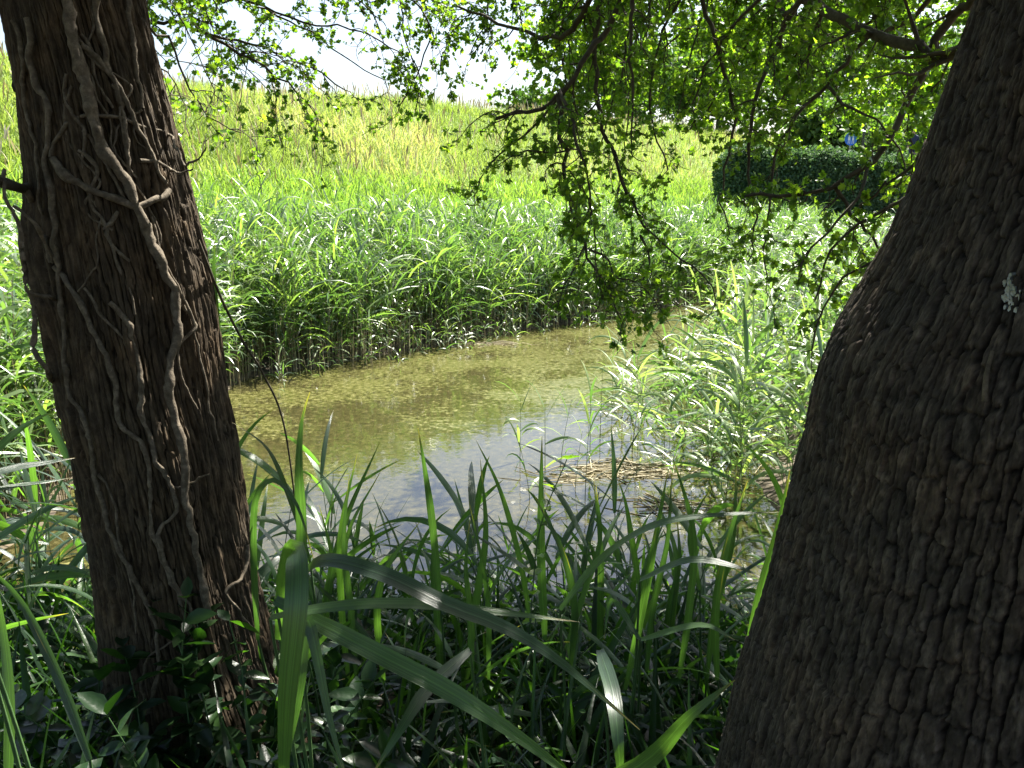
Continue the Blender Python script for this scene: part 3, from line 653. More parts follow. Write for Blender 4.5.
vine([(82, 45), (100, 65), (120, 95), (132, 125), (145, 150), (160, 185)], .008, 'smooth slanting climber stem crossing upper left trunk', seed=6)
vine([(120, 210), (109, 225), (108, 235), (118, 250), (130, 262)], .008, 'short curled climber stub in middle of left trunk', seed=7, taper=.5)
vine([(61, 265), (75, 285), (90, 315), (104, 345), (117, 380), (121, 420), (140, 440), (152, 465), (150, 500), (152, 520), (160, 550), (180, 590), (192, 620), (194, 660)], .009, 'climber stem descending diagonally across lower left trunk', seed=8)
vine([(112, 302), (125, 318), (135, 345), (140, 380), (141, 400), (150, 440), (162, 470), (173, 490), (174, 510), (160, 530), (165, 560), (180, 600), (192, 640), (195, 680)], .009, 'forked climber stem weaving over lower left trunk', seed=9)
vine([(240, 545), (242, 560), (236, 578), (222, 590), (235, 610), (248, 630)], .007, 'small hooked climber stem near right foot of left trunk', seed=10)
vine([(138, 160), (150, 162), (165, 170), (180, 172, 2.3), (194, 170, 2.25)], .006, 'short pale climber stem poking right from upper left trunk', seed=11, taper=.4)
vine([(120, -10), (124, 20), (130, 60), (137, 95), (140, 110)], .008, 'dim climber stem near top right of left trunk', seed=12)
vine([(4, 170, 2.2), (5, 195, 2.15), (14, 215, 2.15), (20, 235, 2.15), (24, 270, 2.15), (26, 290, 2.15), (45, 297, 2.2), (61, 298)], .006, 'loose dangling climber stem at far left beside trunk', seed=13, taper=.8)
vine([(15, 205, 2.2), (35, 225, 2.2), (50, 252, 2.25), (60, 262)], .006, 'slender climber stem joining trunk from far left', seed=14, taper=.8)
vine([(30, 290, 2.2), (33, 320, 2.2), (34, 350, 2.2), (45, 370, 2.2), (60, 382)], .008, 'crooked climber stem hanging lower left of trunk', seed=15, taper=.8)
vine([(162, 470), (172, 486), (190, 480), (205, 476, 2.25), (212, 474, 2.2)], .004, 'thin twig across the middle of lower left trunk', seed=16)
vine([(150, 708), (146, 680), (152, 655), (170, 640), (188, 620)], .006, 'forked climber stem at the leafy foot of left trunk', seed=17)

vine([(20, 20), (28, 60), (30, 100), (40, 140), (46, 180), (48, 215)], .007, 'slim climber stem along the upper left edge of left trunk', seed=21)
vine([(150, 215), (158, 250), (172, 285), (188, 320), (196, 360), (205, 400), (214, 440)], .005, 'slim climber stem near the right edge in the middle of left trunk', seed=22)
vine([(70, 30), (88, 50), (100, 90), (112, 110)], .006, 'short slim climber stem crossing high on left trunk', seed=23)
vine([(86, 130), (96, 150), (110, 170), (118, 190), (128, 205)], .006, 'short climber stem inside the arch of the looping one', seed=24)
vine([(104, 470), (118, 500), (122, 540), (135, 580), (140, 630)], .005, 'slim climber stem low on the left side of left trunk', seed=25)
vine([(0, 178, 2.25), (12, 182, 2.3), (28, 196, 2.3), (40, 215), (52, 240), (58, 262)], .010, 'climber stem bulging over the knot at far left of left trunk', seed=26)
rv = np.random.default_rng(909)
for k in range(11):
    v0 = rv.uniform(-10, 330); u0 = rv.uniform(40, 140) + v0 * .16; q = [(u0, v0)]
    for _ in range(rv.integers(3, 7)):
        q.append((q[-1][0] + rv.normal(5, 11), q[-1][1] + rv.uniform(18, 34)))
    vine(q, rv.uniform(.0035, .0065), 'very thin wriggling climber stem on the bark of the left trunk', seed=40 + k)['group'] = 'very thin wriggling stems on the left trunk'
# right trunk details
P0, N0 = RT.hit(1001, 350); P1, N1 = RT.hit(990, 400)
Cs = spline([P0 + N0 * .02, (P0 + P1) / 2 + N0 * .022, P1 + N1 * .012], .01)
tag(obj('broken_twig', mesh('broken_twig', *tube(Cs, np.linspace(.0025, .0045, len(Cs)), 7), M_VINE, smooth=True)), 'pale broken twig lodged in the dark bark at right', 'twig')
mlich = simple_mat('lichen', [(.3, (.35, .37, .33)), (.7, (.6, .62, .58))], 60)
def lichen(u, v, w_, h_, seed, label):
    rg = np.random.default_rng(seed); b_ = Bag()
    for _ in range(60):
        pt, N = RT.hit(u + rg.normal(0, w_), v + rg.normal(0, h_)); N = N
        tt = np.array([-N[1], N[0], 0]); k = 7; s_ = rg.uniform(.001, .0035)
        ang = np.arange(k) / k * 2 * math.pi; rr_ = s_ * rg.uniform(.6, 1.2, k)
        top_ = pt + N * .006 + (np.cos(ang) * rr_)[:, None] * tt + (np.sin(ang) * rr_ * 1.6)[:, None] * np.array([0, 0, 1])
        b_.add(np.vstack([top_, top_ - N * .012]), np.array([[i_, (i_ + 1) % k, k + (i_ + 1) % k, k + i_] for i_ in range(k)])); 
        b_.F.setdefault(k, []).append(np.arange(k)[None] + b_.n - 2 * k)
    o = obj('lichen_patch', b_.mesh('lichen_patch', mlich)); tag(o, label, 'lichen')
lichen(1012, 292, 4, 8, 1, 'pale lichen streak on right trunk at the picture edge')
lichen(945, 488, 9, 7, 2, 'faint grey lichen spots halfway down the right trunk')

# ------------------------------------------------------------ reeds
def in_view(x, y, m_=.08):
    return np.abs(x) < y * (.577 + m_) + .8
def reed_arrays(x, y, z, h, nl, rg, Lr=(.25, .5), W=(.014, .024), elr=(.5, 1.2), dr=(.8, 2.2), z0=.25, up_bias=0):
    """stems+leaves of many reeds"""
    N = len(x)
    lean = rg.normal(0, .07, (N, 2))
    t = np.linspace(0, 1, 4)
    k = 3
    C = np.stack([x[:, None] + lean[:, :1] * h[:, None] * t ** 2, y[:, None] + lean[:, 1:] * h[:, None] * t ** 2, z[:, None] + h[:, None] * t], -1)
    rad = (.0045 * (1 - .7 * t))[None, :, None, None]
    ang = np.arange(k) * 2 * math.pi / k
    ring = np.stack([np.cos(ang), np.sin(ang), ang * 0], -1)[None, None]
    SV = (C[:, :, None] + rad * ring).reshape(-1, 3)
    b_ = (np.arange(N) * 4 * k)[:, None, None]; i_ = (np.arange(3) * k)[None, :, None]; j_ = np.arange(k)[None, None]
    SF = np.stack([b_ + i_ + j_, b_ + i_ + (j_ + 1) % k, b_ + i_ + k + (j_ + 1) % k, b_ + i_ + k + j_], -1).reshape(-1, 4)
    M = N * nl; ri = np.repeat(np.arange(N), nl)
    f = z0 + (1 - z0) * (np.tile(np.arange(nl), N) + rg.random(M)) / nl
    base = np.stack([x[ri] + lean[ri, 0] * h[ri] * f ** 2, y[ri] + lean[ri, 1] * h[ri] * f ** 2, z[ri] + h[ri] * f], -1)
    az = rg.random(N)[ri] * 6.28 + np.tile(np.arange(nl), N) * math.pi + rg.normal(0, .6, M)
    el = rg.uniform(*elr, M) + up_bias * f
    V, F, idx = blades(base, az, el, rg.uniform(*dr, M), rg.uniform(*Lr, M) * (.6 + .6 * np.sin(f * 3.1)), rg.uniform(*W, M), 5, rg=rg)
    tint = rg.random(M)[idx]
    return (SV, SF, np.repeat(rg.random(N), 4 * k)), (V, F, tint)

def reedbed(name, x, y, h, nl, mat_, seed, label, **kw):
    rg = np.random.default_rng(seed)
    z = ground(x, y) - .03
    (SV, SF, ST), (V, F, T) = reed_arrays(x, y, z, h, nl, rg, **kw)
    VV = np.vstack([V, SV]); FF = np.vstack([F, SF + len(V)])
    mi = np.concatenate([np.zeros(len(F)), np.ones(len(SF))])
    o = obj(name, mesh(name, VV, FF, [mat_, M_DRY], np.concatenate([T, ST]), mi=mi))
    return tag(o, label, 'reeds', kind='stuff')
rg = np.random.default_rng(101)
def scatter(n_, x0, x1, y0, y1, cond, rg):
    out_ = []
    while sum(map(len, out_)) < n_:
        x = rg.uniform(x0, x1, 20000); y = rg.uniform(y0, y1, 20000)
        m_ = cond(x, y); out_.append(np.stack([x[m_], y[m_]], -1))
    return np.vstack(out_)[:n_].T
# front of the far reed bed
c = lambda x, y: (sfar(x, y) > -.15) & (sfar(x, y) < 2.2) & in_view(x, y) & (x < 9) & (y > 7)
x, y = scatter(3600, -9, 9, 7, 27, c, rg)
s = sfar(x, y)
h = 1.25 + .5 * (fbm(x * 1.6, y * 1.6, 3) - .5) + .45 * ss(-.1, 1.6, s) + rg.normal(0, .12, len(x)) - .02 * np.clip(y - 12, 0, 20) + .3 * (fbm(x * .8, y * .8) - .5)
reedbed('reed_bed', x, y, h, 10, M_REED, 1, 'dense reeds with shining arched leaves along the far edge of the pond', Lr=(.4, .85), W=(.016, .032), z0=.2, elr=(.5, 1.45), dr=(.2, 1.7))
# loose short reeds at the front waterline
c = lambda x, y: (sfar(x, y) > -.6) & (sfar(x, y) < .2) & in_view(x, y) & (y > 7)
x, y = scatter(900, -6, 8, 7, 25, c, rg)
reedbed('reed_fringe', x, y, rg.uniform(.25, .9, len(x)), 4, M_REED, 2, 'short sparse reeds standing in water before the far reed bed', Lr=(.12, .3), W=(.01, .018), z0=.3)
# young reeds behind, upright
c = lambda x, y: (sfar(x, y) > 1.6) & (sfar(x, y) < 8.5) & in_view(x, y)
x, y = scatter(16000, -18, 28, 8, 44, lambda x, y: c(x, y) & (rng.random(len(x)) < 18 / (y + 6)), rg)
h = rg.uniform(.9, 1.25, len(x)) * (1 - .35 * ss(5, 8.5, sfar(x, y)))
reedbed('young_reeds', x, y, h, 6, M_LIME, 3, 'bright green young reeds growing behind the far reed bed', Lr=(.25, .5), W=(.014, .026), elr=(1.0, 1.4), dr=(.1, 1.0), z0=.3)
# meadow
def tufts(name, x, y, hl, seed, mt, label, W=(.008, .016), droop=(.2, 1.2), cat='grass', el=(1.1, 1.55)):
    rg = np.random.default_rng(seed); N = len(x)
    base = np.stack([x, y, ground(x, y) - .02], -1)
    V, F, idx = blades(base, rg.random(N) * 6.28, rg.uniform(*el, N), rg.uniform(*droop, N), rg.uniform(*hl, N), rg.uniform(*W, N), 3, rg=rg)
    patch = fbm(x * .35, y * .35, 2)
    T = np.clip(rg.random(N) * .6 + (patch - .5) * 1.3 + .10, 0, 1)[idx]
    return tag(obj(name, mesh(name, V, F, mt, T)), label, cat, kind='stuff')
c = lambda x, y: (sfar(x, y) > 6.5) & (sfar(x, y) < 20) & in_view(x, y)
x, y = scatter(150000, -28, 60, 10, 80, lambda x, y: c(x, y) & (rng.random(len(x)) < 400 / (y + 4) ** 2), rg)
tufts('meadow_grass', x, y, (.25, .6), 4, M_GRASS, 'tall yellowish meadow grass covering the slope up to the skyline', W=(.012, .03))
x, y = scatter(26000, -28, 60, 10, 80, lambda x, y: c(x, y) & (rng.random(len(x)) < 400 / (y + 4) ** 2), rg)
# flowering grass heads
def heads(x, y, seed):
    rg = np.random.default_rng(seed); N = len(x); hgt = rg.uniform(.5, .85, N); z = ground(x, y)
    base = np.stack([x, y, z + hgt * .5], -1); V, F, idx = blades(base, rg.random(N) * 6.28, rg.uniform(1.2, 1.55, N), rg.uniform(0, .6, N), hgt * .55, rg.uniform(.02, .045, N), 3, rg=rg, peak=.75)
    return tag(obj('grass_seed_heads', mesh('grass_seed_heads', V, F, M_DRY, rg.random(N)[idx])), 'pale grass seed heads above the hillside meadow', 'grass', kind='stuff')
heads(x[:6000], y[:6000], 9)
# left meadow / reeds seen behind the left trunk
c = lambda x, y: (x < -3.2) & (sfar(x, y) < 1.0) & (pond_d(x, y) > -.1) & in_view(x, y, .15) & (y > 3.6)
x, y = scatter(2800, -12, -3, 3.6, 13, c, rg)
reedbed('left_reed_bed', x, y, rg.uniform(1.0, 1.7, len(x)), 8, M_REED, 6, 'sunlit reeds behind the left trunk', Lr=(.3, .55), W=(.016, .028), elr=(.7, 1.3))
# right bank beyond the clump
c = lambda x, y: (sfar(x, y) < .5) & (pond_d(x, y) > .1) & (x > 2.6) & in_view(x, y) & (y > 6.5)
x, y = scatter(2600, 2.6, 14, 6.5, 26, c, rg)
reedbed('right_reed_bed', x, y, rg.uniform(.9, 1.4, len(x)), 7, M_REED, 7, 'sunlit reeds on the right bank beyond the clump', Lr=(.28, .5), W=(.016, .028))

# individual reeds: prototypes with stem and leaf children
def proto(seed, h, nl, L, W, el, dr, mt, split=True, z0=.15, seg=8, stem_m=None, r=.004, lean=.08, fold=.25):
    rg = np.random.default_rng(seed)
    root = empty('reed', (0, 0, -50), 'x', 'reed')
    lx, ly = rg.normal(0, lean, 2); t = np.linspace(0, 1, 9)
    C = np.stack([lx * h * t ** 1.6, ly * h * t ** 1.6, h * t], -1)
    kid(root, obj('stem', mesh('stem', *tube(C, np.linspace(r, r * .3, 9), 6), stem_m or M_GREENSTEM, smooth=True), root))
    a0 = rg.random() * 6.28; bag = Bag()
    for k in range(nl):
        f = z0 + (1 - z0) * (k + .5) / nl
        b0 = np.array([[lx * h * f ** 1.6, ly * h * f ** 1.6, h * f]])
        one = lambda lo, hi: np.array([rg.uniform(lo, hi)])
        last = k >= nl - 2
        V, F, _ = blades(b0, np.array([a0 + math.pi * k + rg.normal(0, .5)]), one(*el) + (.35 if last else 0), one(*dr) * (.5 if last else 1), one(*L), one(*W), seg, fold=fold, rg=rg)
        if split: kid(root, obj('leaf', mesh('leaf', V, F, mt, np.full(len(V), rg.random()), True, blades.uv + [0, 0, rg.random() * 50]), root))
        else: bag.add(V, F, rg.random())
    if not split: kid(root, obj('foliage', bag.mesh('foliage', mt, True), root))
    return root
used = set()
def plant(pr, x, y, label, group, rz=None, sc=1.0, z=None, cat='reed', name=None):
    o = pr if pr.name not in used else copy_tree(pr)
    used.add(pr.name)
    o.location = (x, y, float(ground(x, y)) - .03 if z is None else z); o.rotation_euler = (0, 0, random.uniform(0, 6.28) if rz is None else rz)
    o.scale = (sc, sc, sc); tag(o, label, cat, group); return o
# sunlit clump on the right
M_CLUMP = leaf_mat('sunlit_reed_leaf', [(0, (.06, .12, .04)), (.5, (.11, .18, .065)), (1, (.22, .28, .12))], (1.9, 2.1, .9), .38, 1.0, .36)  # lit copy of the reed leaf: sun sheen put into a lighter colour
PC = [proto(200 + k, random.uniform(.8, 1.25), 16, (.34, .62), (.020, .032), (.3, 1.2), (.6, 2.0), M_CLUMP, split=False, stem_m=M_STEM) for k in range(14)]
rg = np.random.default_rng(77)
n_ = 0
while n_ < 128:
    x, y = rg.uniform(.9, 4.3), rg.uniform(5.9, 11)
    e = pond_d(x, y)
    lim = 1.0 + (abs(y - 8.2) ** 1.5) * .12
    if x < lim or x > y * .4 + .5 : continue
    if x < lim + .35 and rg.random() < .5: continue
    plant(PC[n_ % 14], x, y, 'sunlit reed in the thick clump left of the right trunk', 'reeds of the sunlit clump', sc=rg.uniform(.75, 1.15), z=min(float(ground(x, y)), .05) - .1); n_ += 1
# sparse emergent reeds in the middle of the pond
PE = [proto(240 + k, random.uniform(.5, .8), 6, (.22, .45), (.014, .026), (.4, 1.2), (.9, 2.4), M_CLUMP, split=True, seg=6, stem_m=M_STEM) for k in range(6)]
for k, (u, v) in enumerate([(545, 480), (560, 470), (575, 488), (600, 440), (622, 432), (590, 455), (640, 470), (655, 430), (530, 500), (612, 420), (680, 480), (585, 500), (520, 460), (632, 450), (665, 455)]):
    d = ray(u, v); t_ = CAMZ / -d[2]
    plant(PE[k % 6], d[0] * t_, d[1] * t_, 'thin sparse reed standing in open water left of the sunlit clump', 'sparse reeds in open water', sc=random.uniform(.7, 1.05), z=-.05)
for k, (u, v, lb) in enumerate([(285, 395, 'small reed shoot in open water beside the left trunk'), (575, 330, 'lone short reed at the far side of the pond before the reed bed')]):
    d = ray(u, v); t_ = CAMZ / -d[2]
    plant(PE[k], d[0] * t_, d[1] * t_, lb, None, sc=.5, z=-.05)
# near bank, shaded
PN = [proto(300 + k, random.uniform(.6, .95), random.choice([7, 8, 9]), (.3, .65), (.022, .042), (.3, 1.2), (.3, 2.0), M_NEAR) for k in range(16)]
rg = np.random.default_rng(78)
n_ = 0
while n_ < 115:
    x, y = rg.uniform(-1.0, 1.5), rg.uniform(2.3, 4.6)
    if y > 3.7 and rg.random() < .5: continue
    if math.hypot(x - CXR, y - CYR) < .85: continue
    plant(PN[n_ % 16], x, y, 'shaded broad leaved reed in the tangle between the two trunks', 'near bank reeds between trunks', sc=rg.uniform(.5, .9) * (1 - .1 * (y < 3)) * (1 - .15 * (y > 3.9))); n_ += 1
n_ = 0
while n_ < 48:
    x, y = rg.uniform(-3.6, -1.0), rg.uniform(2.0, 5.2)
    if math.hypot(x + .95, y - 2.45) < .42 or (abs(x / y + .37) < .14 and y < 2.6): continue
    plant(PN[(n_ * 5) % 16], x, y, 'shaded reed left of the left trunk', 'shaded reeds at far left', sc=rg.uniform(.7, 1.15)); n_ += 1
for pr in PC + PE + PN: assert pr.name in used

# big foreground blades, each a leaf of a nearby plant: centre line in (u, v, Y), width metres
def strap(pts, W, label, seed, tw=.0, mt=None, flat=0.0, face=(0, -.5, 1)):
    rg = np.random.default_rng(seed)
    C = spline([at(*q) for q in pts], .03); n = len(C); t = np.linspace(0, 1, n)
    T = np.gradient(C, axis=0); T /= np.linalg.norm(T, axis=1)[:, None]
    up = np.array(face, float) + np.stack([tw * np.sin(t * 3 + seed), 0 * t, 0 * t], -1)
    S = np.cross(T, up); S /= np.linalg.norm(S, axis=1)[:, None]; Nn = np.cross(S, T)
    prof = np.minimum(.55 + 2.2 * t, 1) * np.clip((1 - t) * 2.2, 0.02, 1) ** .8
    hw = (W * .41 * prof)[:, None]
    V = np.stack([C - S * hw + Nn * hw * .22, C, C + S * hw + Nn * hw * .22], 1).reshape(-1, 3)
    b_ = (np.arange(n - 1) * 3)[:, None] + np.arange(2)[None]
    F = np.stack([b_, b_ + 1, b_ + 4, b_ + 3], -1).reshape(-1, 4)
    uvs = np.stack([np.tile([-1., 0, 1], n), np.repeat(t, 3), np.full(3 * n, seed * 1.37)], -1)
    # stalk carries the leaf down to the ground
    g = C[0].copy(); e = np.array([C[0][0] + rg.normal(0, .05), C[0][1] + .12, float(ground(C[0][0], C[0][1] + .12)) - .03])
    root = empty('reed', tuple(e), label, 'reed')
    V = V - e; o = obj('leaf', mesh('leaf', V, F, mt or M_NEAR, np.full(len(V), rg.random() * .5 + .2), True, uvs), root)
    sp = spline([np.zeros(3), (g - e) * .5 + [0.02, 0, .02], g - e], .05)
    obj('stem', mesh('stem', *tube(sp, np.linspace(.006, .003, len(sp)), 6), M_GREENSTEM, smooth=True), root)
    return root
FB = [
 ([(280, 640, 1.85), (286, 585, 1.75), (292, 556, 1.62), (297, 552, 1.54), (297, 600, 1.46), (288, 690, 1.45), (284, 775, 1.5), (286, 840, 1.55)], .052, 'broad blue-green reed leaf hanging straight down beside the left trunk', (0, -1, .25)),
 ([(296, 600, 1.75), (319, 562, 1.65), (381, 574, 1.55), (445, 604, 1.5), (505, 628, 1.5), (560, 662, 1.5), (640, 730, 1.5)], .038, 'long arching reed leaf crossing centre foreground from the left trunk', (0, -.8, 1)),
 ([(270, 618, 1.7), (304, 611, 1.65), (368, 604, 1.6), (432, 605, 1.6), (496, 612, 1.6), (580, 622, 1.65)], .028, 'nearly horizontal narrow reed leaf under the long arching one', (0, -.8, 1)),
 ([(275, 600, 1.7), (317, 622, 1.65), (390, 660, 1.55), (454, 694, 1.5), (530, 745, 1.5), (600, 800, 1.5)], .044, 'wide reed leaf slanting down through the bottom centre', (0, -.9, .8)),
 ([(470, 650, 1.9), (428, 688, 1.75), (400, 730, 1.65), (372, 775, 1.6)], .034, 'pale reed leaf pointing down-left at the bottom centre', (.3, -.8, .6)),
 ([(258, 640, 2.2), (254, 560, 2.16), (256, 500, 2.12), (274, 480, 2.08), (297, 505, 2.03), (314, 560, 2.0)], .022, 'drooping reed leaf arching over at the pond side of the left trunk', (0, -1, .5)),
 ([(285, 760, 1.6), (300, 680, 1.6), (308, 620, 1.62), (330, 720, 1.55), (350, 790, 1.5)], .03, 'folded pale reed leaf at the bottom left of centre', (0, -1, .3)),
 ([(298, 620, 2.3), (302, 540, 2.3), (299, 470, 2.3), (302, 420, 2.3), (310, 392, 2.3)], .036, 'tall upright reed leaf beside left trunk with tip against the pond', (0, -1, .1)),
 ([(310, 560, 2.4), (290, 500, 2.35), (268, 450, 2.3), (232, 422, 2.2)], .018, 'reed leaf bending left in front of the left trunk edge', (.2, -.6, .9)),
 ([(440, 600, 2.6), (432, 520, 2.6), (425, 470, 2.6), (418, 428, 2.6)], .028, 'upright bright reed leaf standing before the pond left of centre', (0, -1, .1)),
 ([(545, 640, 2.6), (541, 560, 2.6), (541, 500, 2.6), (542, 436, 2.6)], .033, 'straight dark upright reed leaf in the middle of the foreground', (0, -1, .1)),
 ([(530, 620, 2.7), (520, 560, 2.7), (500, 490, 2.7), (476, 440, 2.7)], .022, 'upright reed leaf leaning left at the centre', (0, -1, .2)),
 ([(565, 650, 2.5), (585, 590, 2.5), (600, 540, 2.5), (596, 485, 2.5)], .022, 'bright backlit reed leaf leaning beside the central upright one', (0, -1, .1)),
 ([(625, 690, 2.4), (640, 620, 2.4), (655, 540, 2.4), (668, 470, 2.4)], .028, 'tall dark reed leaf right of centre leaning right', (0, -1, .1)),
 ([(640, 640, 2.2), (612, 600, 2.3), (604, 640, 2.25)], .02, 'short folded reed leaf right of centre', (0, -1, .3)),
 ([(560, 610, 2.1), (600, 560, 2.1), (650, 527, 2.0), (705, 516, 1.95), (780, 512, 1.9)], .026, 'long horizontal blue-green reed leaf reaching to the right trunk', (0, -.7, 1)),
 ([(745, 700, 1.75), (752, 640, 1.75), (762, 590, 1.75), (778, 530, 1.78), (790, 470, 1.8)], .032, 'upright reed leaf pressed against the edge of the right trunk', (0, -1, .1)),
 ([(600, 650, 1.9), (612, 690, 1.7), (618, 740, 1.6), (622, 800, 1.6)], .04, 'pale reed leaf hanging at the bottom right of centre', (0, -1, .2)),
 ([(560, 800, 1.6), (640, 765, 1.55), (690, 715, 1.5), (735, 680, 1.5)], .044, 'wide dark reed leaf slanting up toward right trunk foot', (.2, -.9, .6)),
 ([(640, 580, 2.2), (690, 560, 2.1), (740, 568, 2.05), (765, 580, 2.0)], .026, 'pale reed leaf arching right toward the right trunk', (0, -.7, 1)),
 ([(640, 640, 2.3), (700, 625, 2.2), (735, 640, 2.1)], .024, 'lower pale reed leaf near the right trunk', (0, -.7, 1)),
 ([(-60, 500, 1.6), (0, 472, 1.7), (40, 464, 1.75), (75, 458, 1.8)], .026, 'dark blue reed leaf entering from left edge onto left trunk', (0, -.7, 1)),
 ([(-60, 510, 1.6), (0, 489, 1.7), (40, 483, 1.75), (70, 478, 1.8)], .016, 'thin reed leaf just below the dark blue one at left edge', (0, -.7, 1)),
 ([(8, 800, 1.7), (10, 700, 1.75), (2, 620, 1.8), (-10, 560, 1.8)], .03, 'upright shaded reed leaf in the bottom left corner', (0, -1, .1)),
 ([(90, 760, 1.7), (60, 680, 1.8), (20, 600, 1.9), (-20, 560, 1.9)], .03, 'shaded reed leaf slanting left below the left trunk', (0, -1, .3)),
 ([(222, 420, 2.6), (218, 340, 2.6), (214, 280, 2.6), (215, 238, 2.6)], .028, 'tall dark reed leaf rising along right side of left trunk', (0, -1, .1)),
 ([(230, 440, 2.7), (222, 360, 2.7), (205, 318, 2.7), (178, 306, 2.7)], .012, 'thin bright leaf curling left across the left trunk', (.3, -.6, .9)),
 ([(640, 590, 2.8), (632, 540, 2.8), (625, 500, 2.8), (618, 480, 2.8)], .024, 'short upright reed leaf before the olive water right of centre', (0, -1, .1)),
 ([(700, 590, 2.6), (690, 540, 2.6), (697, 510, 2.6), (712, 488, 2.6)], .022, 'curved upright reed leaf before the olive water near right trunk', (0, -1, .1)),
]
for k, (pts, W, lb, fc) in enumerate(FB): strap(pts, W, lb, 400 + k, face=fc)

ru = np.random.default_rng(808)
for k in range(18):
    u0 = ru.uniform(300, 740); Y0 = ru.uniform(2.3, 3.2); vt = ru.uniform(440, 530); du = ru.normal(0, 22); bend = ru.normal(0, 12)
    strap([(u0, 680, Y0), (u0 + bend * .6, 610, Y0), (u0 + bend + du * .4, (vt + 610) / 2, Y0), (u0 + du, vt, Y0 + .02)], ru.uniform(.024, .036), 'slim upright reed leaf standing before the water between the trunks', 440 + k, face=(ru.normal(0, .3), -1, .1))['group'] = 'slim upright reed leaves before the water'
# low leafy undergrowth that covers the near bank
rg = np.random.default_rng(90)
x, y = scatter(9000, -4, 2.2, 1.0, 4.9, lambda x, y: pond_d(x, y) > -.35, rg)
b_ = Bag(); z = np.maximum(ground(x, y), -.1) + rg.random(len(x)) ** 1.6 * .45 * (1 - .6 * ss(3.0, 4.3, y))
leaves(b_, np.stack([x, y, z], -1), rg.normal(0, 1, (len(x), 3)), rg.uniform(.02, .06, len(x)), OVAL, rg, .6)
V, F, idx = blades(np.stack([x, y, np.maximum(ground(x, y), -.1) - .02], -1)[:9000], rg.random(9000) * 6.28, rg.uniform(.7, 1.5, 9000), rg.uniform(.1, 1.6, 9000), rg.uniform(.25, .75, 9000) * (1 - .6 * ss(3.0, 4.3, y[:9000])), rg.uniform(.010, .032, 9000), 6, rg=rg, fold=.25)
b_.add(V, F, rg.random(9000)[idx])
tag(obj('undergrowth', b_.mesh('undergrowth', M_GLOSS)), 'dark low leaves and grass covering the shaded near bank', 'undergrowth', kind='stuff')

# leafy shoots at the foot of the left trunk
def shoot(x, y, h, seed, label, group=None, name='leafy_shoot', lean=(0, 0), tm=OVAL, ls=(.05, .095), nn=None):
    rg = np.random.default_rng(seed); root = empty(name, (x, y, float(ground(x, y)) - .02), label, 'shoot', group)
    C = spline(crooked(np.zeros(3), np.array([lean[0], lean[1], 1.]), h, rg, 5, .16, 0), .03); n = len(C)
    obj('stem', mesh('stem', *tube(C, np.linspace(.004, .0015, n), 6), M_GREENSTEM, smooth=True), root)
    b_ = Bag(); k = nn or int(h / .035); f = np.linspace(.15, 1, k); ii = (f * (n - 1)).astype(int)
    a = np.arange(k) * 1.57 * 1.0
    for sgn in (0, math.pi):
        D = np.stack([np.cos(a + sgn), np.sin(a + sgn), np.full(k, .45)], -1)
        leaves(b_, C[ii], D, rg.uniform(*ls, k), tm, rg, .25, sky_up=1)
    obj('foliage', b_.mesh('foliage', M_GLOSS if tm is OVAL else M_LEAF, True), root); return root
rg = np.random.default_rng(91)
for k in range(26):
    u, v = rg.uniform(60, 330), rg.uniform(700, 860); d = ray(u, v); t_ = (CAMZ - .6) / -d[2]; Yp = min(d[1] * t_, 2.1)
    P = d * (Yp / d[1])
    shoot(P[0], Yp, rg.uniform(.35, .8), 500 + k, 'glossy oval leaved shoot at the foot of the left trunk', 'leafy shoots at left trunk foot', lean=(rg.normal(0, .3), rg.normal(0, .2)))
P = at(520, 700, 2.6); shoot(P[0], P[1], 1.12, 540, 'thin hawthorn seedling with lobed leaves rising before the pond', name='hawthorn_seedling', lean=(-.06, 0), tm=LOBED, ls=(.025, .045), nn=14)
# thin dead sticks
def stick(pts, r, label):
    C = spline([at(*q) for q in pts], .03); return tag(obj('dead_stick', mesh('dead_stick', *tube(C, np.linspace(r, r * .5, len(C)), 6), M_TWIG, smooth=True)), label, 'stick')
stick([(198, 240, 2.35), (222, 300, 2.5), (245, 345, 2.6), (262, 372, 2.7), (285, 430, 2.8), (300, 560, 2.9), (305, 700, 2.9)], .004, 'thin dead stick leaning from left trunk over the pond edge')
# floating litter
def litter(u, v, w_, d_, n_, seed, label):
    rg = np.random.default_rng(seed); q = ray(u, v); t_ = CAMZ / -q[2]; cx, cy_ = q[0] * t_, q[1] * t_; b_ = Bag()
    for _ in range(n_):
        a = rg.normal(0, .7); L = rg.uniform(.1, .45); x, y = cx + rg.normal(0, w_), cy_ + rg.normal(0, d_); z = rg.uniform(-.008, .018)
        D = np.array([math.cos(a), math.sin(a), rg.normal(0, .03)]); p0 = np.array([x, y, z])
        b_.add(*tube([p0 - D * L / 2, p0 + [0, 0, .006], p0 + D * L / 2], rg.uniform(.002, .006), 5), rg.random())
    tag(obj('floating_litter', b_.mesh('floating_litter', M_DRY, True)), label, 'floating litter')
litter(630, 470, .28, .12, 150, 1, 'pale mat of broken reed stalks floating before the sunlit clump')
litter(575, 478, .12, .06, 26, 2, 'small pale scrap of reed stalks floating left of the larger mat')
litter(485, 344, .35, .12, 60, 3, 'pale floating patch of reed stalks near the far reed bed')
litter(655, 505, .14, .08, 24, 4, 'loose pale stalks floating nearest the bank')

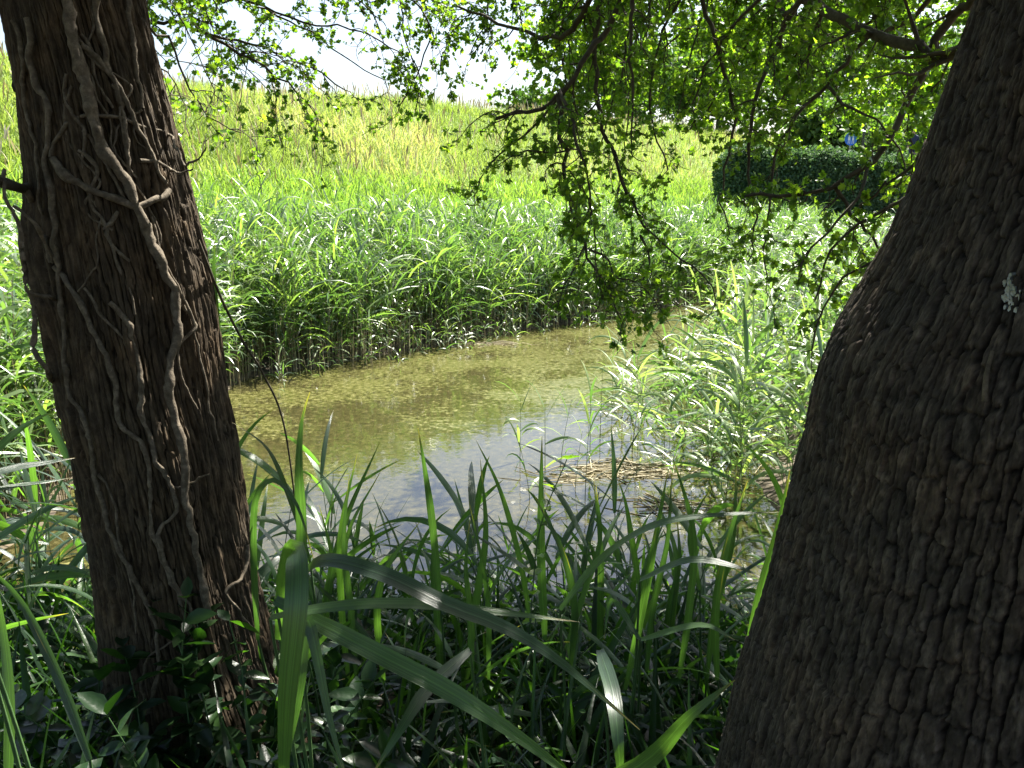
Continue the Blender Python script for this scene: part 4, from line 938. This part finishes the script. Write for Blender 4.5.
# ------------------------------------------------------------ background right
def tree(x, y, H, r, seed, label, mt=M_FAR, n=9000, ls=(.16, .34), name='background_tree', squash=.8):
    rg = np.random.default_rng(seed); z = float(ground(x, y)); root = empty(name, (x, y, z - .1), label, 'tree', 'background trees')
    b_ = Bag(); b_.add(*tube([(0, 0, 0), (.1, 0, H * .3), (0, .1, H * .75)], (.02 * H + .08, .016 * H + .05, .04), 8)); cl = []
    for k in range(40):
        a, e = rg.random() * 6.28, rg.uniform(-.5, 1.4); R_ = r * rg.uniform(.45, 1.0)
        cpt = np.array([math.cos(a) * math.cos(e) * R_, math.sin(a) * math.cos(e) * R_, H * .5 + math.sin(e) * R_ * squash * H / (2 * r)]); cl.append(cpt)
        b_.add(*tube([(0, 0, H * .3), cpt * [.4, .4, .75], cpt], (.06, .04, .02), 5))
    obj('trunk', b_.mesh('trunk', M_TWIG, True), root)
    cl = np.array(cl); i_ = rg.integers(0, len(cl), n); P = cl[i_] + rg.normal(0, r * .16, (n, 3))
    lv = Bag(); leaves(lv, P, rg.normal(0, 1, (n, 3)), rg.uniform(*ls, n), SIMPLE, rg, .9)
    obj('crown', lv.mesh('crown', mt), root)
for k, (x, y, H, r, lb) in enumerate([
    (1.5, 62, 6, 3.0, 'small rounded tree on skyline behind the hanging branches'),
    (7, 60, 8, 3.5, 'bushy tree on skyline left of the round blue sign'),
    (13, 58, 9, 4.0, 'tall leafy tree far behind the dark hedge'),
    (20, 62, 10, 4.5, 'broad leafy tree behind the round blue sign'),
    (26, 56, 10, 4.5, 'large leafy tree behind the standing person'),
    (33, 66, 12, 5.5, 'tallest background tree, mostly behind right trunk'),
    (10.5, 50, 4.2, 2.6, 'low spreading bush on the skyline left of the round blue sign'),
    (16.5, 47, 4.4, 2.8, 'low bushy tree directly behind the round blue sign'),
    (20.5, 48, 5.0, 3.0, 'low bushy tree directly behind the thin dark post'),
    (25.0, 50, 5.5, 3.2, 'rounded bushy tree behind the person on the path'),
    (40, 60, 11, 5.0, 'background tree hidden mostly behind the right trunk')]):
    tree(x, y, H, r, 600 + k, lb)
# dark hedge with leafy faces
def hedge(x0, x1, y0, y1, depth, H, seed, label):
    rg = np.random.default_rng(seed); lv = Bag(); n = 48000
    cx = (x0 + x1) / 2; root = empty('hedge', (cx, (y0 + y1) / 2, 0), label, 'hedge')
    t = rg.random(n); X = x0 + (x1 - x0) * t; Yb = y0 + (y1 - y0) * t; f = rg.random(n) ** .5
    t = np.where(rg.random(n) < .06, rg.normal(0, .006, n) + (rg.random(n) < .5), t); X = x0 + (x1 - x0) * t; Yb = y0 + (y1 - y0) * t
    side = (rg.random(n) < .7) & (t > .01) & (t < .99)
    dy = np.where(side, rg.normal(0, .1, n), rg.uniform(0, depth, n)); zt = np.where((t < .01) | (t > .99), rg.random(n) * H, 0) + np.where((t < .01) | (t > .99), 0, 1) * np.where(side, rg.random(n) * H, H + rg.normal(0, .09, n))
    hs = lambda q: (.86 + .2 * ss(-.02, .10, q)) * (1 + .12 * (fbm(q * 22, q * 0 + 3) - .5)); zt = zt * hs(t)
    P = np.stack([X - cx, Yb + dy - (y0 + y1) / 2, ground(X, Yb) + zt], -1)
    leaves(lv, P, rg.normal(0, 1, (n, 3)), rg.uniform(.06, .13, n), SIMPLE, rg, .9)
    obj('foliage', lv.mesh('foliage', M_HEDGE), root)
    m_ = 40; ts = np.linspace(.02, .98, m_); xx = x0 + (x1 - x0) * ts; yy = y0 + (y1 - y0) * ts; g = ground(xx, yy)
    V = np.concatenate([np.stack([xx - cx, yy + o_ - (y0 + y1) / 2, g + (q * hs(ts) if q > 0 else q)], -1) for o_, q in ((.12, -.3), (.12, H - .15), (depth, H - .15), (depth, -.3))])
    F = np.concatenate([np.stack([np.arange(m_ - 1) + a * m_, np.arange(m_ - 1) + 1 + a * m_, np.arange(m_ - 1) + 1 + (a + 1) * m_, np.arange(m_ - 1) + (a + 1) * m_], -1) for a in range(3)])
    obj('inner_branches', mesh('inner_branches', V, F, M_HEDGE, np.zeros(len(V))), root)
hedge(7.2, 16.5, 31, 33, 1.4, 3.0, 5, 'dark green hedge beyond the meadow at right, below the round blue sign')
# path behind the hedge
xs = np.linspace(9.5, 30, 60); ys = 38 + (xs - 7) * .25; gp = ground(xs, ys)
M_PATH = simple_mat('gravel_path', [(.3, (.22, .16, .11)), (.7, (.36, .28, .2))], 8)
V = np.concatenate([np.stack([xs, ys + o_, np.maximum(ground(xs, ys), 3.2) + .1], -1) for o_ in (0, 2.2)]); V = np.vstack([V, V[:60] - [0, 0, 2.5]])
F = np.vstack([np.stack([np.arange(59), np.arange(59) + 1, np.arange(59) + 61, np.arange(59) + 60], -1), np.stack([np.arange(59) + 120, np.arange(59) + 121, np.arange(59) + 1, np.arange(59)], -1)])
tag(obj('path', mesh('path', V, F, M_PATH)), kind='structure')
def path_z(x): return max(float(ground(x, 38 + (x - 7) * .25)), 3.2) + .15
# round blue sign
def flat_mat(name, c, rough=.5, metal=0):
    m, n, l, p, out = mat(name); nz = n.new('ShaderNodeTexNoise'); nz.inputs['Scale'].default_value = 12
    r = ramp(n, [(.3, tuple(v * .85 for v in c)), (.7, c)]); l.new(nz.outputs[0], r.inputs[0]); l.new(r.outputs[0], p.inputs['Base Color'])
    p.inputs['Roughness'].default_value = rough; p.inputs['Metallic'].default_value = metal; return m
M_BLUE = flat_mat('blue_enamel', (.03, .17, .62)); M_WHITE = flat_mat('white_enamel', (.8, .8, .8)); M_GREY = flat_mat('grey_metal', (.3, .3, .3), .5, .6)
M_NAVY = flat_mat('navy_cloth', (.02, .03, .07), .9); M_SKIN = flat_mat('skin', (.45, .27, .19), .6); M_HAIR = flat_mat('dark_hair', (.03, .02, .015), .7); M_DARK = flat_mat('dark_iron', (.03, .03, .03), .5)
sg = at(851, 139, 39.5)
root = empty('round_sign', (sg[0], sg[1], path_z(sg[0])), 'small round blue sign with white figures on a thin post by the path', 'sign')
hz_ = sg[2] - path_z(sg[0])
k = 28; ang = np.arange(k) / k * 2 * math.pi
def disc(r_, yo, z_, th):
    a = np.stack([np.cos(ang) * r_, np.full(k, yo), z_ + np.sin(ang) * r_], -1); b2 = a + [0, th, 0]
    return np.vstack([a, b2]), [np.vstack([np.arange(k), np.arange(k)[::-1] + k]), np.stack([np.arange(k), (np.arange(k) + 1) % k, (np.arange(k) + 1) % k + k, np.arange(k) + k], -1)]
obj('post', mesh('post', *tube([(0, .06, 0), (0, .06, hz_ * .5), (0, .06, hz_ + .1)], .035, 8), M_GREY), root)
pl = obj('sign_plate', mesh('sign_plate', *disc(.27, 0, hz_, .02), M_BLUE), root)
b_ = Bag()
for dx, s_ in ((-.08, 1), (.09, .75)):
    a = np.stack([dx + np.cos(ang) * .035 * s_, np.full(k, -.006), hz_ + .13 * s_ + np.sin(ang) * .035 * s_], -1); b_.add(a, np.arange(k)[None])
    b_.add([(dx - .045 * s_, -.006, hz_ + .08 * s_), (dx + .045 * s_, -.006, hz_ + .08 * s_), (dx + .05 * s_, -.006, hz_ - .05), (dx - .05 * s_, -.006, hz_ - .05)], np.array([[0, 1, 2, 3]]))
    for q in (-1, 1): b_.add([(dx + q * .03 - .012, -.006, hz_ - .05), (dx + q * .03 + .012, -.006, hz_ - .05), (dx + q * .04 + .012, -.006, hz_ - .2), (dx + q * .04 - .012, -.006, hz_ - .2)], np.array([[0, 1, 2, 3]]))
obj('pictogram', b_.mesh('pictogram', M_WHITE), pl)
# lamp post
lp = at(866, 108, 39.8); zb = path_z(lp[0]); H = lp[2] - zb
root = empty('lamp_post', (lp[0], lp[1], zb), 'thin dark post standing right of the round blue sign', 'post')
obj('pole', mesh('pole', *tube([(0, 0, -.1), (0, 0, H * .5), (0, 0, H)], (.06, .05, .04), 8), M_DARK, smooth=True), root)
obj('lantern', mesh('lantern', *tube([(0, 0, H - .02), (0, 0, H + .05), (0, 0, H + .22), (0, 0, H + .3), (0, 0, H + .36)], (.05, .16, .2, .12, .02), 10), M_DARK, smooth=True), root)
# person on the path
ps = at(912, 153, 41); zb = path_z(ps[0]); 
root = empty('person', (ps[0], ps[1], zb), 'person in dark navy clothes standing on the path beside right trunk', 'person')
me = bpy.data.meshes.new('body')
Vb = [(0, 0, .95), (0, 0, 1.15), (0, 0, 1.4), (0, 0, 1.52), (0, -.01, 1.6), (0, -.01, 1.7), (.19, 0, 1.42), (.26, -.02, 1.15), (.24, -.14, .93), (-.19, 0, 1.42), (-.26, -.02, 1.15), (-.24, -.14, .93), (.1, 0, .88), (.11, -.02, .5), (.12, .02, .08), (.13, -.12, .04), (-.1, 0, .88), (-.11, -.02, .5), (-.12, .02, .08), (-.13, -.12, .04)]
Eb = [(0, 1), (1, 2), (2, 3), (3, 4), (4, 5), (2, 6), (6, 7), (7, 8), (2, 9), (9, 10), (10, 11), (0, 12), (12, 13), (13, 14), (14, 15), (0, 16), (16, 17), (17, 18), (18, 19)]
Rb = [.15, .14, .16, .06, .08, .1, .07, .05, .035, .07, .05, .035, .1, .07, .05, .045, .1, .07, .05, .045]
me.from_pydata(Vb, Eb, [])
bm = bmesh.new(); bm.from_mesh(me); bm.verts.layers.skin.verify(); bm.to_mesh(me); bm.free()
for sv, rr_ in zip(me.skin_vertices[0].data, Rb): sv.radius = (rr_, rr_ * .85)
me.skin_vertices[0].data[0].use_root = True
me.materials.append(M_NAVY)
bo = obj('body', me, root); bo.modifiers.new('s', 'SKIN'); sb_ = bo.modifiers.new('d', 'SUBSURF'); sb_.levels = sb_.render_levels = 1
dg = bpy.context.evaluated_depsgraph_get(); ev = bpy.data.meshes.new_from_object(bo.evaluated_get(dg)); bo.modifiers.clear(); bo.data = ev
ev.materials.clear(); ev.materials.append(M_NAVY); ev.materials.append(M_SKIN)
for pg in ev.polygons:
    if pg.center.z > 1.52 or (pg.center.z < 1.0 and pg.center.z > .85 and abs(pg.center.x) > .19): pg.material_index = 1
hb = Bag(); hb.add(*tube([(0, .02, 1.6), (0, .035, 1.68), (0, .03, 1.76), (0, .02, 1.81), (0, .02, 1.825)], (.085, .105, .1, .05, .01), 10))
obj('hair', hb.mesh('hair', M_HAIR, True), root)
